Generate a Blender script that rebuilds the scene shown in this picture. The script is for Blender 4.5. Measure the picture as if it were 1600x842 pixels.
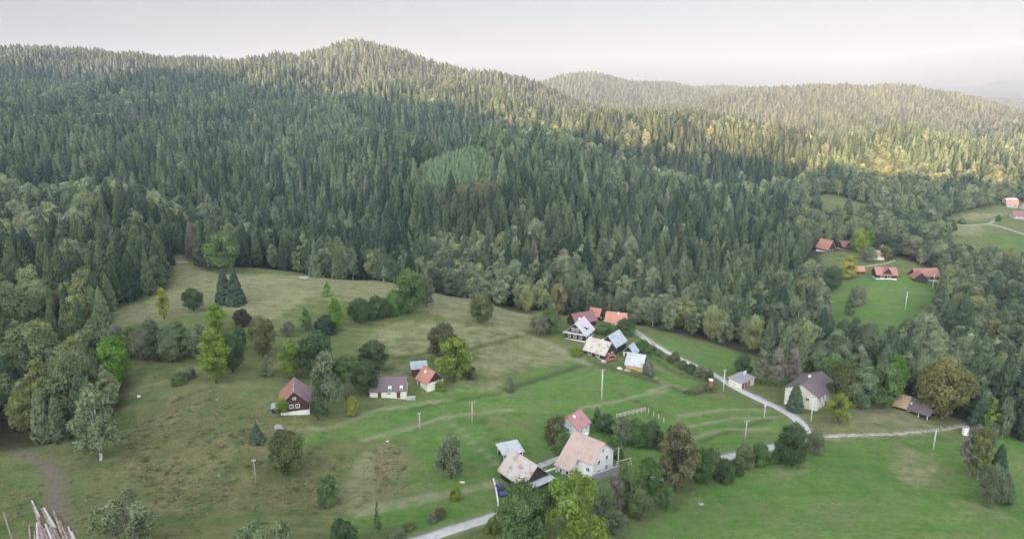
import bpy, math, random
import numpy as np
from mathutils import Matrix, Vector

for o in list(bpy.data.objects):
    bpy.data.objects.remove(o)
scene = bpy.context.scene
C = scene.collection
R = math.radians
rng = random.Random(7)
nrng = np.random.default_rng(11)

HAZE = True
def hash_seed(s): return sum(ord(c) * (i + 3) for i, c in enumerate(s))
CLEARINGS = []
# ------------------------------------------------------------------ camera, sky, sun, exposure
F_PX, CX, CY, PITCH = 1081.0, 800.0, 421.0, R(14.6)
CAM_Z = 90.0                                     # metres above the hamlet
cam_data = bpy.data.cameras.new('camera')
cam_data.sensor_width = 36.0
cam_data.lens = 36.0 * F_PX / 1600.0
cam_data.clip_start = 1.0
cam_data.clip_end = 30000.0
cam = bpy.data.objects.new('camera', cam_data)
cam.location = (0, 0, CAM_Z)
cam.rotation_euler = (R(90) - PITCH, 0, 0)
C.objects.link(cam)
scene.camera = cam

SUN_EL, SUN_AZ = R(8.0), R(205.0)                # azimuth clockwise from +Y: behind the camera, to the left
sdir = Vector((math.sin(SUN_AZ) * math.cos(SUN_EL), math.cos(SUN_AZ) * math.cos(SUN_EL), math.sin(SUN_EL)))
world = bpy.data.worlds.new('World')
scene.world = world
world.use_nodes = True
wn = world.node_tree
bg = wn.nodes['Background']
sky = wn.nodes.new('ShaderNodeTexSky')
sky.sky_type = 'NISHITA'
sky.sun_disc = False
sky.sun_elevation = SUN_EL
sky.sun_rotation = SUN_AZ
sky.altitude = 600
sky.air_density = 1.0
sky.dust_density = 1.6
sky.ozone_density = 1.0
hs = wn.nodes.new('ShaderNodeHueSaturation')      # a milky late-summer sky
hs.inputs['Saturation'].default_value = 0.38
hs.inputs['Value'].default_value = 1.0
wn.links.new(sky.outputs[0], hs.inputs['Color'])
# the sky towards the low sun is far brighter than the one facing it, which is pinkish above the horizon
wt = wn.nodes.new('ShaderNodeTexCoord'); wx = wn.nodes.new('ShaderNodeSeparateXYZ'); wn.links.new(wt.outputs['Generated'], wx.inputs[0])
wr = wn.nodes.new('ShaderNodeMapRange'); wn.links.new(wx.outputs[1], wr.inputs[0])
for i_, v_ in zip((1, 2, 3, 4), (-.5, .6, 2.5, .150)): wr.inputs[i_].default_value = v_
wm = wn.nodes.new('ShaderNodeMix'); wm.data_type = 'RGBA'; wm.blend_type = 'MULTIPLY'; wm.inputs[0].default_value = 1.0
wn.links.new(hs.outputs[0], wm.inputs[6]); wn.links.new(wr.outputs[0], wm.inputs[7])
wz = wn.nodes.new('ShaderNodeValToRGB'); wn.links.new(wx.outputs[2], wz.inputs[0])
wz.color_ramp.elements[0].position = .0; wz.color_ramp.elements[0].color = (.935, .715, .58, 1)
wz.color_ramp.elements[1].position = .11; wz.color_ramp.elements[1].color = (.95, .98, 1.0, 1)
we = wz.color_ramp.elements.new(.5); we.color = (1.0, .99, .975, 1)
wm2 = wn.nodes.new('ShaderNodeMix'); wm2.data_type = 'RGBA'; wm2.blend_type = 'MULTIPLY'; wm2.inputs[0].default_value = 1.0
wn.links.new(wm.outputs[2], wm2.inputs[6]); wn.links.new(wz.outputs[0], wm2.inputs[7])
wn.links.new(wm2.outputs[2], bg.inputs['Color'])
bg.inputs['Strength'].default_value = 0.15

sun_data = bpy.data.lights.new('sun', 'SUN')
sun_data.energy = 4.0
sun_data.angle = R(0.5)
sun_data.color = (1.0, 0.61, 0.33)
sun = bpy.data.objects.new('sun', sun_data)
sun.rotation_euler = sdir.to_track_quat('Z', 'Y').to_euler()
sun.location = (0, 0, 400)
C.objects.link(sun)

scene.view_settings.view_transform = 'Standard'
scene.view_settings.look = 'None'
scene.view_settings.gamma = 1.0
scene.view_settings.use_curve_mapping = False
scene.view_settings.exposure = 2.45
scene.render.engine = 'CYCLES'
cy = scene.cycles
cy.use_denoising = True
cy.max_bounces = 6
cy.diffuse_bounces = 3
cy.transmission_bounces = 3
cy.volume_bounces = 0
cy.transparent_max_bounces = 4
cy.caustics_reflective = False
cy.caustics_refractive = False
cy.use_adaptive_sampling = False

# ------------------------------------------------------------------ pixels of the 1600 x 842 photo -> rays
cp, sp = math.cos(PITCH), math.sin(PITCH)
def ray(u, v):
    b = -(v - CY) / F_PX
    dy = cp + b * sp
    return (u - CX) / F_PX / dy, (-sp + b * cp) / dy          # x/Y and z/Y
def project(x, y, z):
    z = z - CAM_Z
    d = y * cp - z * sp
    return CX + F_PX * x / d, CY - F_PX * (y * sp + z * cp) / d, d

# ------------------------------------------------------------------ value noise
def _hash(ix, iy, seed):
    h = (ix.astype(np.int64) * 374761393 + iy.astype(np.int64) * 668265263 + seed * 1442695041) & 0x7fffffff
    h = ((h ^ (h >> 13)) * 1274126177) & 0x7fffffff
    return ((h ^ (h >> 16)) & 0xffff) / 65535.0
def vnoise(x, y, seed=0):
    ix, iy = np.floor(x), np.floor(y)
    fx, fy = x - ix, y - iy
    fx = fx * fx * (3 - 2 * fx); fy = fy * fy * (3 - 2 * fy)
    a = _hash(ix, iy, seed); b = _hash(ix + 1, iy, seed)
    c = _hash(ix, iy + 1, seed); d = _hash(ix + 1, iy + 1, seed)
    return (a + (b - a) * fx) * (1 - fy) + (c + (d - c) * fx) * fy
def fbm(x, y, seed=0, oct=4):
    s = 0; a = .5
    for k in range(oct):
        s = s + a * (vnoise(x, y, seed + 17 * k) - .5); x = x * 2.03 + 3.1; y = y * 2.03 + 7.7; a *= .5
    return s
def sstep(a, b, x):
    t = np.clip((x - a) / (b - a), 0, 1); return t * t * (3 - 2 * t)

# ------------------------------------------------------------------ terrain: surveyed points (u, v of the bare ground, distance Y)
CP = {
 0: [(842,118),(720,148),(600,185),(500,235),(430,290),(360,380),(300,480),(250,590),(200,750),(170,900),(140,1100),(112,1350),(95,1470)],
 150: [(842,118),(720,148),(620,178),(530,215),(480,248),(420,310),(370,380),(320,470),(270,580),(220,720),(185,880),(150,1080),(118,1300),(96,1460)],
 300: [(842,118),(740,143),(640,168),(560,200),(480,250),(412,315),(280,600),(230,740),(190,900),(160,1060),(125,1280),(98,1450)],
 450: [(842,119),(740,146),(640,172),(560,205),(500,240),(425,300),(380,480),(330,590),(260,730),(205,880),(172,1040),(132,1240),(95,1420)],
 530: [(140,1230),(85,1400)],
 600: [(842,120),(740,147),(640,178),(560,210),(500,245),(440,300),(385,480),(310,560),(245,650),(207,760),(170,1000),(130,1250),(90,1400)],
 680: [(107,1430)],
 750: [(842,121),(740,149),(640,182),(560,216),(500,252),(470,275),(400,420),(330,490),(290,525),(248,565),(226,610),(172,1050),(140,1250),(129,1450)],
 820: [(147,1450)],
 850: [(842,121),(740,150),(640,184),(560,222),(500,262),(488,272),(410,400),(345,480),(290,560),(240,640),(207,700),(190,1000)],
 900: [(172,1450)],
 950: [(842,122),(740,151),(640,186),(545,235),(505,265),(420,400),(370,480),(320,560),(265,650),(252,690),(230,860),(185,950)],
 1050: [(842,127),(770,145),(700,168),(650,188),(600,212),(560,238),(515,275),(400,460),(330,580),(288,660),(240,820),(187,920)],
 1150: [(842,127),(700,168),(640,196),(580,232),(530,275),(430,430),(360,540),(310,640),(240,830),(182,920)],
 1250: [(213,880)], 1160: [(153,1800)], 1220: [(150,1750)], 1350: [(145,1750)], 1550: [(178,1750)],
 1300: [(842,127),(740,155),(660,184),(600,217),(540,270),(490,330),(440,380),(395,440),(350,540),(315,640),(270,760),(245,850),(200,1300),(175,1500),(148,1700)],
 1400: [(842,127),(740,155),(660,184),(600,215),(550,265),(490,330),(430,385),(395,440),(350,540),(310,650),(270,730),(218,830),(190,1350),(143,1750)],
 1500: [(842,128),(740,157),(680,178),(620,210),(550,270),(490,330),(440,390),(385,480),(335,600),(300,700),(250,820),(200,1380),(165,1750)],
 1600: [(842,130),(740,160),(690,176),(640,203),(550,275),(490,335),(440,400),(395,470),(340,600),(300,700),(270,800),(210,1400),(193,1750)],
 # ridges beyond
 840: [(138,2500)], 890: [(120,2500)], 960: [(131,2500)], 1030: [(137,2550)], 1090: [(146,2600)], 1130: [(142,2900)],
}
CPZ = []                                          # (u-like azimuth, Y, z)
for u, l in CP.items():
    for v, Y in l:
        a, s = ray(u, v); CPZ.append((a, Y, s * Y))
def hidden(u, Y, z):                              # ground the photo hides behind a nearer crest
    CPZ.append((ray(u, 300)[0], Y, z))
for u, Y, z in [(200,420,-71),(60,420,-73),(210,510,-98),(60,500,-90),(130,505,-96),(300,400,-92),(450,380,-100),(600,370,-106),(750,340,-106),(850,330,-110),
                (950,320,-112),(1050,330,-112),(1150,340,-113),(600,860,-66),(680,760,-78),(750,720,-84),(750,860,-78),(850,790,-100),(900,780,-112),(950,765,-122),(1000,750,-126),(1100,735,-128),(1200,720,-122),
                (950,1100,-70),(1050,740,-128),(1050,1100,-75),(1150,1100,-78),(1300,1000,-95),(1400,1000,-90),(1500,1000,-92),(1600,1000,-92),
                (0,2000,-40),(300,2000,-40),(530,1900,-20),(750,1900,-60),(900,1900,-70),(1050,1900,-70),(1300,2100,-70),(1450,2300,-70),(1600,2300,-90),
                (900,3600,-60),(1100,3600,-60),(300,3600,-60),(1500,3600,-60)]:
    hidden(u, Y, z)
for u in (-100, 200, 500, 800, 1100, 1400, 1700):
    hidden(u, 60, -88); hidden(u, 4600, -60); hidden(u, 8500, -60)
for u, v in [(1380,150),(1420,133),(1455,133),(1490,140),(1515,136),(1560,128),(1610,127),(1680,134)]:
    a, s = ray(u, v); CPZ.append((a, 6200, s * 6200))
CPZ = np.array(CPZ)
AS = 1.7
def warp(x, y):
    Yc = np.maximum(y, 60.0)
    return np.clip(x / Yc, -1.0, 1.0) * AS, np.log(Yc)
pa, pq = CPZ[:, 0] * AS, np.log(CPZ[:, 1])
def phi(r2): return np.sqrt(r2 + 0.0025)
n = len(CPZ)
A = np.zeros((n + 3, n + 3))
A[:n, :n] = phi((pa[:, None] - pa) ** 2 + (pq[:, None] - pq) ** 2) - 0.0006 * 0 + np.eye(n) * -0.004
A[:n, n] = A[n, :n] = 1; A[:n, n + 1] = A[n + 1, :n] = pa; A[:n, n + 2] = A[n + 2, :n] = pq
W = np.linalg.solve(A, np.concatenate([CPZ[:, 2], np.zeros(3)]))
def height_raw(x, y):
    x = np.asarray(x, float); y = np.asarray(y, float)
    sh = x.shape; xf, yf = x.ravel(), y.ravel()
    a, q = warp(xf, yf)
    z = W[n] + W[n + 1] * a + W[n + 2] * q
    for i in range(0, len(xf), 40000):
        sl = slice(i, i + 40000)
        z[sl] += phi((a[sl, None] - pa) ** 2 + (q[sl, None] - pq) ** 2) @ W[:n]
    # gullies and spurs of the wooded hills, gentle swells of the meadows
    far = sstep(380, 900, yf)
    z += far * (fbm(xf / 150, yf / 300, 3, 4) * 84 * sstep(480, 950, yf) * (1 - .5 * sstep(1250, 1450, yf)) + fbm(xf / 70, yf / 90, 5, 3) * 9)
    z += (1 - far) * (fbm(xf / 60, yf / 60, 8, 4) * 2.2 + fbm(xf / 9, yf / 9, 21, 3) * .5)
    # the long ridge at the photographer's back, which keeps the valley in shade
    t = sstep(30, -190, yf)
    ridge = np.interp(xf, [-1224, -682, -358, -33, 300], [248, 168, 103, 56, 10]) + fbm(xf / 75, yf / 300, 31, 4) * 50
    ridge = ridge * sstep(-900, -210, yf) + -90 * (1 - sstep(-900, -210, yf))
    z = z * (1 - t) + ridge * t
    return z.reshape(sh) + CAM_Z

def axis(core, back, fwd, step, grow=1.035):
    a = list(np.arange(core[0], core[1] + .01, step))
    s = step
    while a[-1] < fwd: s *= grow; a.append(a[-1] + s)
    s = step; b = []
    p = a[0]
    while p > back: s *= grow; p -= s; b.append(p)
    return np.array(b[::-1] + a)
GX = axis((-330, 420), -9000, 9000, 2.0)
GY = axis((95, 420), -1300, 8600, 1.7)
XX, YY = np.meshgrid(GX, GY)
GZ = height_raw(XX, YY)
def bil(G, x, y):
    x = np.asarray(x, float); y = np.asarray(y, float)
    i = np.clip(np.searchsorted(GX, x) - 1, 0, len(GX) - 2); j = np.clip(np.searchsorted(GY, y) - 1, 0, len(GY) - 2)
    fx = np.clip((x - GX[i]) / (GX[i + 1] - GX[i]), 0, 1); fy = np.clip((y - GY[j]) / (GY[j + 1] - GY[j]), 0, 1)
    return (G[j, i] * (1 - fx) + G[j, i + 1] * fx) * (1 - fy) + (G[j + 1, i] * (1 - fx) + G[j + 1, i + 1] * fx) * fy
def hz(x, y): return bil(GZ, x, y)
_YS = 60 * 1.0022 ** np.arange(2100)
def ground(u, v):
    a, s = ray(u, v)
    d = hz(a * _YS, _YS) - (CAM_Z + s * _YS)
    k = np.argmax(d > 0)
    if d[k] <= 0: k = len(_YS) - 1
    if k == 0: Y = _YS[0]
    else:
        t = d[k - 1] / (d[k - 1] - d[k]); Y = _YS[k - 1] + t * (_YS[k] - _YS[k - 1])
    return a * Y, Y, float(hz(a * Y, Y))
def metres(u, v):                                  # photo pixels per metre at the ground point under a pixel
    x, y, z = ground(u, v)
    return F_PX / project(x, y, z)[2]
def tall(u, v, hp):                                # height in metres of something hp pixels tall standing at (u, v)
    x, y, z = ground(u, v)
    lo, hi = 0.1, 80.0
    for _ in range(30):
        m = (lo + hi) / 2
        if v - project(x, y, z + m)[1] < hp: lo = m
        else: hi = m
    return lo

# ------------------------------------------------------------------ region masks, drawn on the ground
def gpoly(pts): return np.array([ground(u, v)[:2] for u, v in pts])
def inside(P, x, y):
    r = np.zeros(x.shape, bool)
    for (x0, y0), (x1, y1) in zip(P, np.roll(P, -1, 0)):
        if y0 == y1: continue
        c = (y0 > y) != (y1 > y)
        r ^= c & (x < (x1 - x0) * (y - y0) / (y1 - y0) + x0)
    return r
def polydist(P, x, y, closed=False):
    d = np.full(x.shape, 1e9)
    Q = list(zip(P[:-1], P[1:])) + ([(P[-1], P[0])] if closed else [])
    for (a, b) in Q:
        ab = b - a; L = max(ab @ ab, 1e-9)
        t = np.clip(((x - a[0]) * ab[0] + (y - a[1]) * ab[1]) / L, 0, 1)
        d = np.minimum(d, np.hypot(x - a[0] - t * ab[0], y - a[1] - t * ab[1]))
    return d
def region(P, x, y, soft=4.0):
    lo, hi = P.min(0) - 4 * soft, P.max(0) + 4 * soft
    m = np.zeros(x.shape)
    k = (x > lo[0]) & (x < hi[0]) & (y > lo[1]) & (y < hi[1])
    xs, ys = x[k], y[k]
    xs = xs + fbm(xs / 14, ys / 14, 41) * soft * 2; ys = ys + fbm(xs / 14, ys / 14, 42) * soft * 2
    d = polydist(P, xs, ys, True); d = np.where(inside(P, xs, ys), d, -d)
    m[k] = sstep(-soft, soft, d)
    return m
def lines(pts, x, y, w, soft=.6):
    P = gpoly(pts)
    lo, hi = P.min(0) - 10, P.max(0) + 10
    m = np.zeros(x.shape)
    k = (x > lo[0]) & (x < hi[0]) & (y > lo[1]) & (y < hi[1])
    m[k] = 1 - sstep(w - soft, w + soft, polydist(P, x[k] + fbm(x[k] / 5, y[k] / 5, 51) * 1.2, y[k]))
    return m

CLEAR_PX = [
 [(1286,400),(1330,394),(1400,406),(1430,412),(1466,426),(1472,440),(1462,466),(1438,490),(1392,503),(1340,508),(1306,500),(1293,462),(1289,425)],
 [(1470,350),(1500,334),(1560,322),(1660,316),(1670,390),(1600,392),(1552,384),(1505,380),(1484,364)],
 [(1258,314),(1300,306),(1340,317),(1382,327),(1376,334),(1320,334),(1270,324)],
 [(1225,602),(1290,590),(1296,640),(1290,660),(1240,650)], [(652,278),(690,250),(740,234),(772,250),(792,276),(760,292),(690,288)],[(1390,606),(1460,620),(1460,650),(1400,650)],[(1170,545),(1280,580),(1270,600),(1180,575)],[(1275,370),(1335,365),(1345,400),(1280,400)],[(1540,300),(1640,305),(1640,325),(1550,325)]]
MEADOW = gpoly([(-120,702),(0,702),(60,698),(110,690),(150,700),(190,640),(205,600),(178,560),(168,492),(215,470),(262,452),(266,402),(285,396),
   (325,424),(420,420),(490,432),(600,440),(690,458),(760,474),(830,492),(880,492),(980,498),(1020,514),(1120,537),(1180,557),(1275,588),
   (1300,618),(1345,628),(1400,628),(1440,640),(1500,655),(1545,668),(1590,690),(1720,690),(1750,900),(800,1000),(-200,900)])
CLEAR1 = gpoly([(1283,398),(1300,393),(1335,392),(1370,408),(1405,404),(1430,412),(1466,424),(1474,440),(1466,462),(1446,500),(1420,528),(1335,536),(1298,520),(1286,462),(1286,425)])
CLEAR2 = gpoly([(1462,346),(1500,332),(1560,321),(1660,312),(1680,410),(1600,412),(1552,408),(1500,402),(1478,370)])
CLEAR3 = gpoly([(1252,312),(1300,304),(1340,316),(1385,326),(1380,336),(1320,336),(1265,326)])
YOUNG = gpoly([(640,282),(675,252),(712,236),(745,238),(780,262),(775,285),(715,297),(665,300)])

g = {}
op = np.zeros_like(GZ)
for P in (MEADOW, CLEAR1, CLEAR2, CLEAR3): op = np.maximum(op, region(P, XX, YY, 2.0))
op[YY < 118] = 1
g['open'] = op
g['young'] = region(YOUNG, XX, YY, 9.0)
def paint(name, polys, soft=5.0):
    m = np.zeros_like(GZ)
    for p, k in polys: m = np.maximum(m, region(gpoly(p), XX, YY, soft) * k)
    g[name] = m
paint('dry', [([(170,492),(262,454),(280,398),(330,428),(490,434),(690,460),(830,494),(820,520),(700,500),(600,470),(480,470),(420,500),(330,480),(260,500),(190,510)], .95),
              ([(560,545),(600,500),(700,500),(800,505),(880,560),(800,590),(740,560),(640,560)], .6),
              ([(740,570),(840,525),(890,555),(780,592)], .75),
              ([(430,560),(560,560),(650,560),(640,600),(430,580)], .5),
              ([(740,590),(800,595),(800,620),(700,612)], .6),
              ([(570,700),(640,695),(660,770),(560,800),(520,780)], .75),
              ([(1300,612),(1380,628),(1440,650),(1480,668),(1380,670),(1300,668)], .8),
              ([(1380,688),(1450,712),(1510,745),(1450,775),(1400,745)], .6), ([(1180,800),(1300,770),(1330,790),(1220,830)], .3), ([(1560,720),(1640,740),(1640,770),(1580,750)], .4),
              ([(1490,775),(1560,785),(1590,810),(1530,815)], .5),
              ([(1090,760),(1130,770),(1110,800),(1080,800)], .6), ([(1210,730),(1260,720),(1270,745),(1220,755)], .5),
              ([(170,600),(330,560),(420,600),(440,660),(300,690),(180,700)], .35),
              ([(1490,345),(1560,342),(1580,330),(1500,334)], .7), ([(1480,352),(1540,352),(1540,368),(1490,370)], .7)])
paint('weeds', [([(230,640),(330,600),(420,650),(480,700),(560,740),(540,800),(400,810),(260,800),(130,740),(180,700)], .85),
                ([(590,715),(620,690),(650,720),(650,765),(600,770)], .8),
                ([(0,760),(60,750),(80,842),(-40,842)], .6), ([(100,690),(300,690),(300,842),(100,842)], .5),
                ([(20,700),(150,700),(110,800),(90,842),(60,842),(70,760)], .5),
                ([(440,640),(500,640),(500,670),(420,690)], .5),([(480,665),(560,640),(560,655),(500,680)], .6)])
paint('fresh', [([(330,690),(500,665),(640,620),(740,600),(800,600),(890,560),(1000,600),(1100,620),(1160,620),(1250,660),(1270,700),(1000,740),(860,800),(660,842),(540,830),(560,790),(660,780),(640,690),(560,690)], .9),
                ([(985,520),(1120,540),(1280,590),(1240,610),(1160,590),(1060,560)], .9), ([(960,560),(1020,550),(1100,600),(1060,615)], 1),
                ([(950,842),(1100,760),(1280,690),(1500,680),(1720,700),(1720,900),(950,900)], .95),
                ([(660,560),(700,600),(680,620),(640,600)], .9), ([(0,720),(60,740),(50,790),(0,790)], .7),
                ([(300,705),(380,700),(370,722),(310,725)], .8), ([(1290,440),(1460,440),(1440,520),(1300,530)], .8),([(1550,365),(1640,372),(1640,392),(1550,388)], .6)])
m = np.zeros_like(GZ)
for pts, w in [([(818,522),(860,538),(890,556),(918,568)], 1.3), ([(1015,612),(1050,600)], .8), ([(560,690),(640,668),(700,650),(800,640)], .5),
               ([(560,800),(640,780),(720,768),(772,752)], .8), ([(560,806),(660,784),(772,758)], .5), ([(945,552),(1000,575),(1040,600),(1100,612)], .6),
               ([(700,655),(740,690),(780,730)], .4), ([(900,640),(960,628),(1040,610)], .5), ([(1060,650),(1130,640),(1200,640)], .7), ([(1060,690),(1130,670),(1210,668)], .6),
               ([(1050,672),(1150,652),(1215,652)], .5), ([(1000,560),(1060,590)], .4), ([(430,672),(520,668),(590,640),(700,625)], .5)]:
    m = np.maximum(m, lines(pts, XX, YY, w * 1.35))
g['track'] = m
m = np.zeros_like(GZ)
for pts, w in [([(735,545),(800,528),(860,512)], 1.0), ([(795,606),(860,586),(925,566)], 1.2), ([(925,566),(1000,590),(1060,606),(1110,612)], 1.3), ([(1075,612),(1110,606)], 1.8),
               ([(960,610),(1040,650)], .5), ([(1095,690),(1200,655)], .6), ([(780,690),(740,640)], .4), ([(640,640),(800,610)], .5), ([(1000,545),(1060,585),(1120,602)], 1.0), ([(620,560),(700,545),(745,560)], .9)]:
    m = np.maximum(m, lines(pts, XX, YY, w * 1.25))
g['balk'] = m
m = np.zeros_like(GZ)
for pts, w in [([(-20,695),(20,702),(55,715),(85,738)], 1.2), ([(85,738),(90,770),(95,800),(100,860)], 1.6), ([(60,715),(78,770),(84,860)], .7), ([(1148,606),(1180,622),(1215,640),(1250,655)], 1.0),([(1270,665),(1330,640),(1420,655)], .4)]:
    m = np.maximum(m, lines(pts, XX, YY, w))
g['dirt'] = m
VERGE = lines([(985,513),(1050,554),(1125,589),(1180,620),(1220,638),(1245,653),(1262,683),(1250,694),(1205,698),(1135,714),(1040,742),(985,764),(870,784),(785,803),(655,843),(540,885)], XX, YY, 2.3, 1.0)
g['track'] = np.maximum(g['track'], VERGE * .8)
g['track'] = np.maximum(g['track'], lines([(1262,684),(1400,678),(1470,671),(1540,655)], XX, YY, 1.9, .8) * .7)
# ------------------------------------------------------------------ helpers: materials and meshes
def mat(name):
    m = bpy.data.materials.new(name); m.use_nodes = True
    nt = m.node_tree; nt.nodes.clear()
    return m, nt
class NT:
    def __init__(s, nt): s.nt = nt
    def n(s, t, **k):
        nd = s.nt.nodes.new(t)
        for a, b in k.items(): setattr(nd, a, b)
        return nd
    def set(s, sock, val):
        if hasattr(val, 'is_output') or hasattr(val, 'links'): s.nt.links.new(val, sock)
        else: sock.default_value = val
    def mix(s, f, a, b, mode='MIX'):
        nd = s.n('ShaderNodeMix', data_type='RGBA', blend_type=mode)
        s.set(nd.inputs[0], f); s.set(nd.inputs[6], a); s.set(nd.inputs[7], b)
        return nd.outputs[2]
    def math(s, op, a, b=0.0, clamp=False):
        nd = s.n('ShaderNodeMath', operation=op, use_clamp=clamp)
        s.set(nd.inputs[0], a); s.set(nd.inputs[1], b)
        return nd.outputs[0]
    def ramp(s, f, a, b, lo=0.0, hi=1.0):
        nd = s.n('ShaderNodeMapRange'); s.set(nd.inputs[0], f)
        nd.inputs[1].default_value = a; nd.inputs[2].default_value = b; nd.inputs[3].default_value = lo; nd.inputs[4].default_value = hi
        return nd.outputs[0]
    def noise(s, vec, scale, detail=3, rough=.6):
        nd = s.n('ShaderNodeTexNoise'); s.set(nd.inputs['Vector'], vec)
        nd.inputs['Scale'].default_value = scale; nd.inputs['Detail'].default_value = detail; nd.inputs['Roughness'].default_value = rough
        return nd.outputs[0]
    def scaled(s, vec, sc, rot=(0, 0, 0)):
        nd = s.n('ShaderNodeMapping'); s.set(nd.inputs[0], vec); nd.inputs['Scale'].default_value = sc; nd.inputs['Rotation'].default_value = rot
        return nd.outputs[0]
    def out(s, sh):
        o = s.n('ShaderNodeOutputMaterial'); s.nt.links.new(sh, o.inputs[0]); return o
def col(r, g_, b): return (r, g_, b, 1)

def meadow_material():
    m, nt = mat('meadow_ground'); N = NT(nt)
    at = {}
    for k in ('cover', 'lines'):
        a = N.n('ShaderNodeAttribute', attribute_name=k); sx = N.n('ShaderNodeSeparateColor'); nt.links.new(a.outputs[0], sx.inputs[0])
        at[k] = sx.outputs
    floor_m = N.n('ShaderNodeAttribute', attribute_name='woodland').outputs[2]
    geo = N.n('ShaderNodeNewGeometry').outputs['Position']
    n1 = N.noise(geo, .035, 4, .55); n2 = N.noise(geo, .22, 5, .65); n3 = N.noise(geo, 1.3, 4, .7)
    mow = N.noise(N.scaled(geo, (.025, .33, .1), (0, 0, R(-14))), 1.0, 5, .65)          # swaths along the terraces
    mow2 = N.noise(N.scaled(geo, (.05, .6, .1), (0, 0, R(24))), 1.0, 4, .7)
    gA = N.mix(N.ramp(n2, .35, .68), col(0.075, 0.113, 0.038), col(0.173, 0.188, 0.067))
    gA = N.mix(N.ramp(n1, .4, .65), gA, col(0.135, 0.161, 0.061))
    gA = N.mix(N.ramp(mow, .5, .7, 0, .55), gA, col(0.253, 0.217, 0.110))
    fr = N.mix(N.ramp(n2, .28, .72), col(0.081, 0.166, 0.033), col(0.133, 0.229, 0.055))
    fr = N.mix(N.math('MULTIPLY', N.ramp(mow, .40, .66, 0, .75), N.ramp(n1, .38, .6)), fr, col(0.195, 0.240, 0.080))
    fr = N.mix(N.math('MULTIPLY', N.ramp(mow2, .50, .72, 0, .6), N.ramp(n1, .62, .42)), fr, col(0.064, 0.127, 0.032))
    fr = N.mix(N.ramp(N.noise(geo, .09, 5, .7), .48, .66, 0, .85), fr, col(.165, .185, .080))
    fr = N.mix(N.ramp(N.noise(geo, .6, 4, .75), .45, .75, 0, .6), fr, col(.050, .105, .028))
    dry = N.mix(N.ramp(n2, .35, .7), col(.190, .190, .095), col(.300, .280, .155))
    dry = N.mix(N.ramp(mow2, .45, .7, 0, .7), dry, col(.125, .150, .066))
    wd = N.mix(N.ramp(n2, .35, .68), col(.125, .130, .055), col(.235, .200, .100))
    wd = N.mix(N.ramp(N.noise(geo, .08, 4, .6), .45, .62, 0, .75), wd, col(.100, .128, .046))
    wd = N.mix(N.ramp(n3, .45, .7, 0, .8), wd, col(.085, .092, .038))
    def soft(s, k): return N.ramp(N.math('ADD', s, N.math('MULTIPLY', N.math('SUBTRACT', n2, .5), k)), .28, .72)
    c = N.mix(soft(at['cover'][2], 1.1), gA, fr)
    c = N.mix(soft(at['cover'][0], 1.3), c, dry)
    c = N.mix(N.math('MULTIPLY', soft(at['cover'][1], 2.3), .82), c, wd)
    c = N.mix(N.math('MULTIPLY', at['lines'][1], .7), c, col(.060, .075, .030))
    c = N.mix(N.math('MULTIPLY', at['lines'][0], N.ramp(n2, .3, .6, .35, .95)), c, col(.27, .26, .165))
    c = N.mix(N.math('MULTIPLY', at['lines'][2], .9), c, N.mix(N.ramp(n3, .35, .65), col(.13, .10, .08), col(.24, .19, .155)))
    c = N.mix(N.ramp(n3, .35, .75, 0, .45), c, N.mix(.5, c, col(.02, .028, .01)))
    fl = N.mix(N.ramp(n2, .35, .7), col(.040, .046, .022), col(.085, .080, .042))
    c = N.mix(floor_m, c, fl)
    p = N.n('ShaderNodeBsdfPrincipled'); nt.links.new(c, p.inputs['Base Color']); p.inputs['Roughness'].default_value = .95
    p.inputs['Specular IOR Level'].default_value = .1
    b = N.n('ShaderNodeBump'); b.inputs['Strength'].default_value = .9; b.inputs['Distance'].default_value = .5
    nt.links.new(N.math('ADD', n3, n2), b.inputs['Height']); nt.links.new(b.outputs[0], p.inputs['Normal'])
    N.out(p.outputs[0]); return m

def leaf_material(name, source, spread=.35, translucent=.25):
    """source OBJECT: the tree's own colour; INSTANCER: the colour kept on the point of a wood"""
    m, nt = mat(name); N = NT(nt)
    if source == 'OBJECT': base = N.n('ShaderNodeObjectInfo').outputs['Color']
    else: base = N.n('ShaderNodeAttribute', attribute_type='INSTANCER', attribute_name='tint').outputs[0]
    leaf = N.n('ShaderNodeAttribute', attribute_name='leaf').outputs[2]
    k = N.ramp(leaf, 0, 1, 1 - spread, 1 + spread)
    c = N.mix(1.0, base, k, 'MULTIPLY')
    d = N.n('ShaderNodeBsdfDiffuse'); t = N.n('ShaderNodeBsdfTranslucent'); nt.links.new(c, d.inputs[0])
    nt.links.new(N.mix(1.0, c, col(1.0, 1.1, .6), 'MULTIPLY'), t.inputs[0])
    mx = N.n('ShaderNodeMixShader'); mx.inputs[0].default_value = translucent
    nt.links.new(d.outputs[0], mx.inputs[1]); nt.links.new(t.outputs[0], mx.inputs[2])
    N.out(mx.outputs[0]); return m

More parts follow.
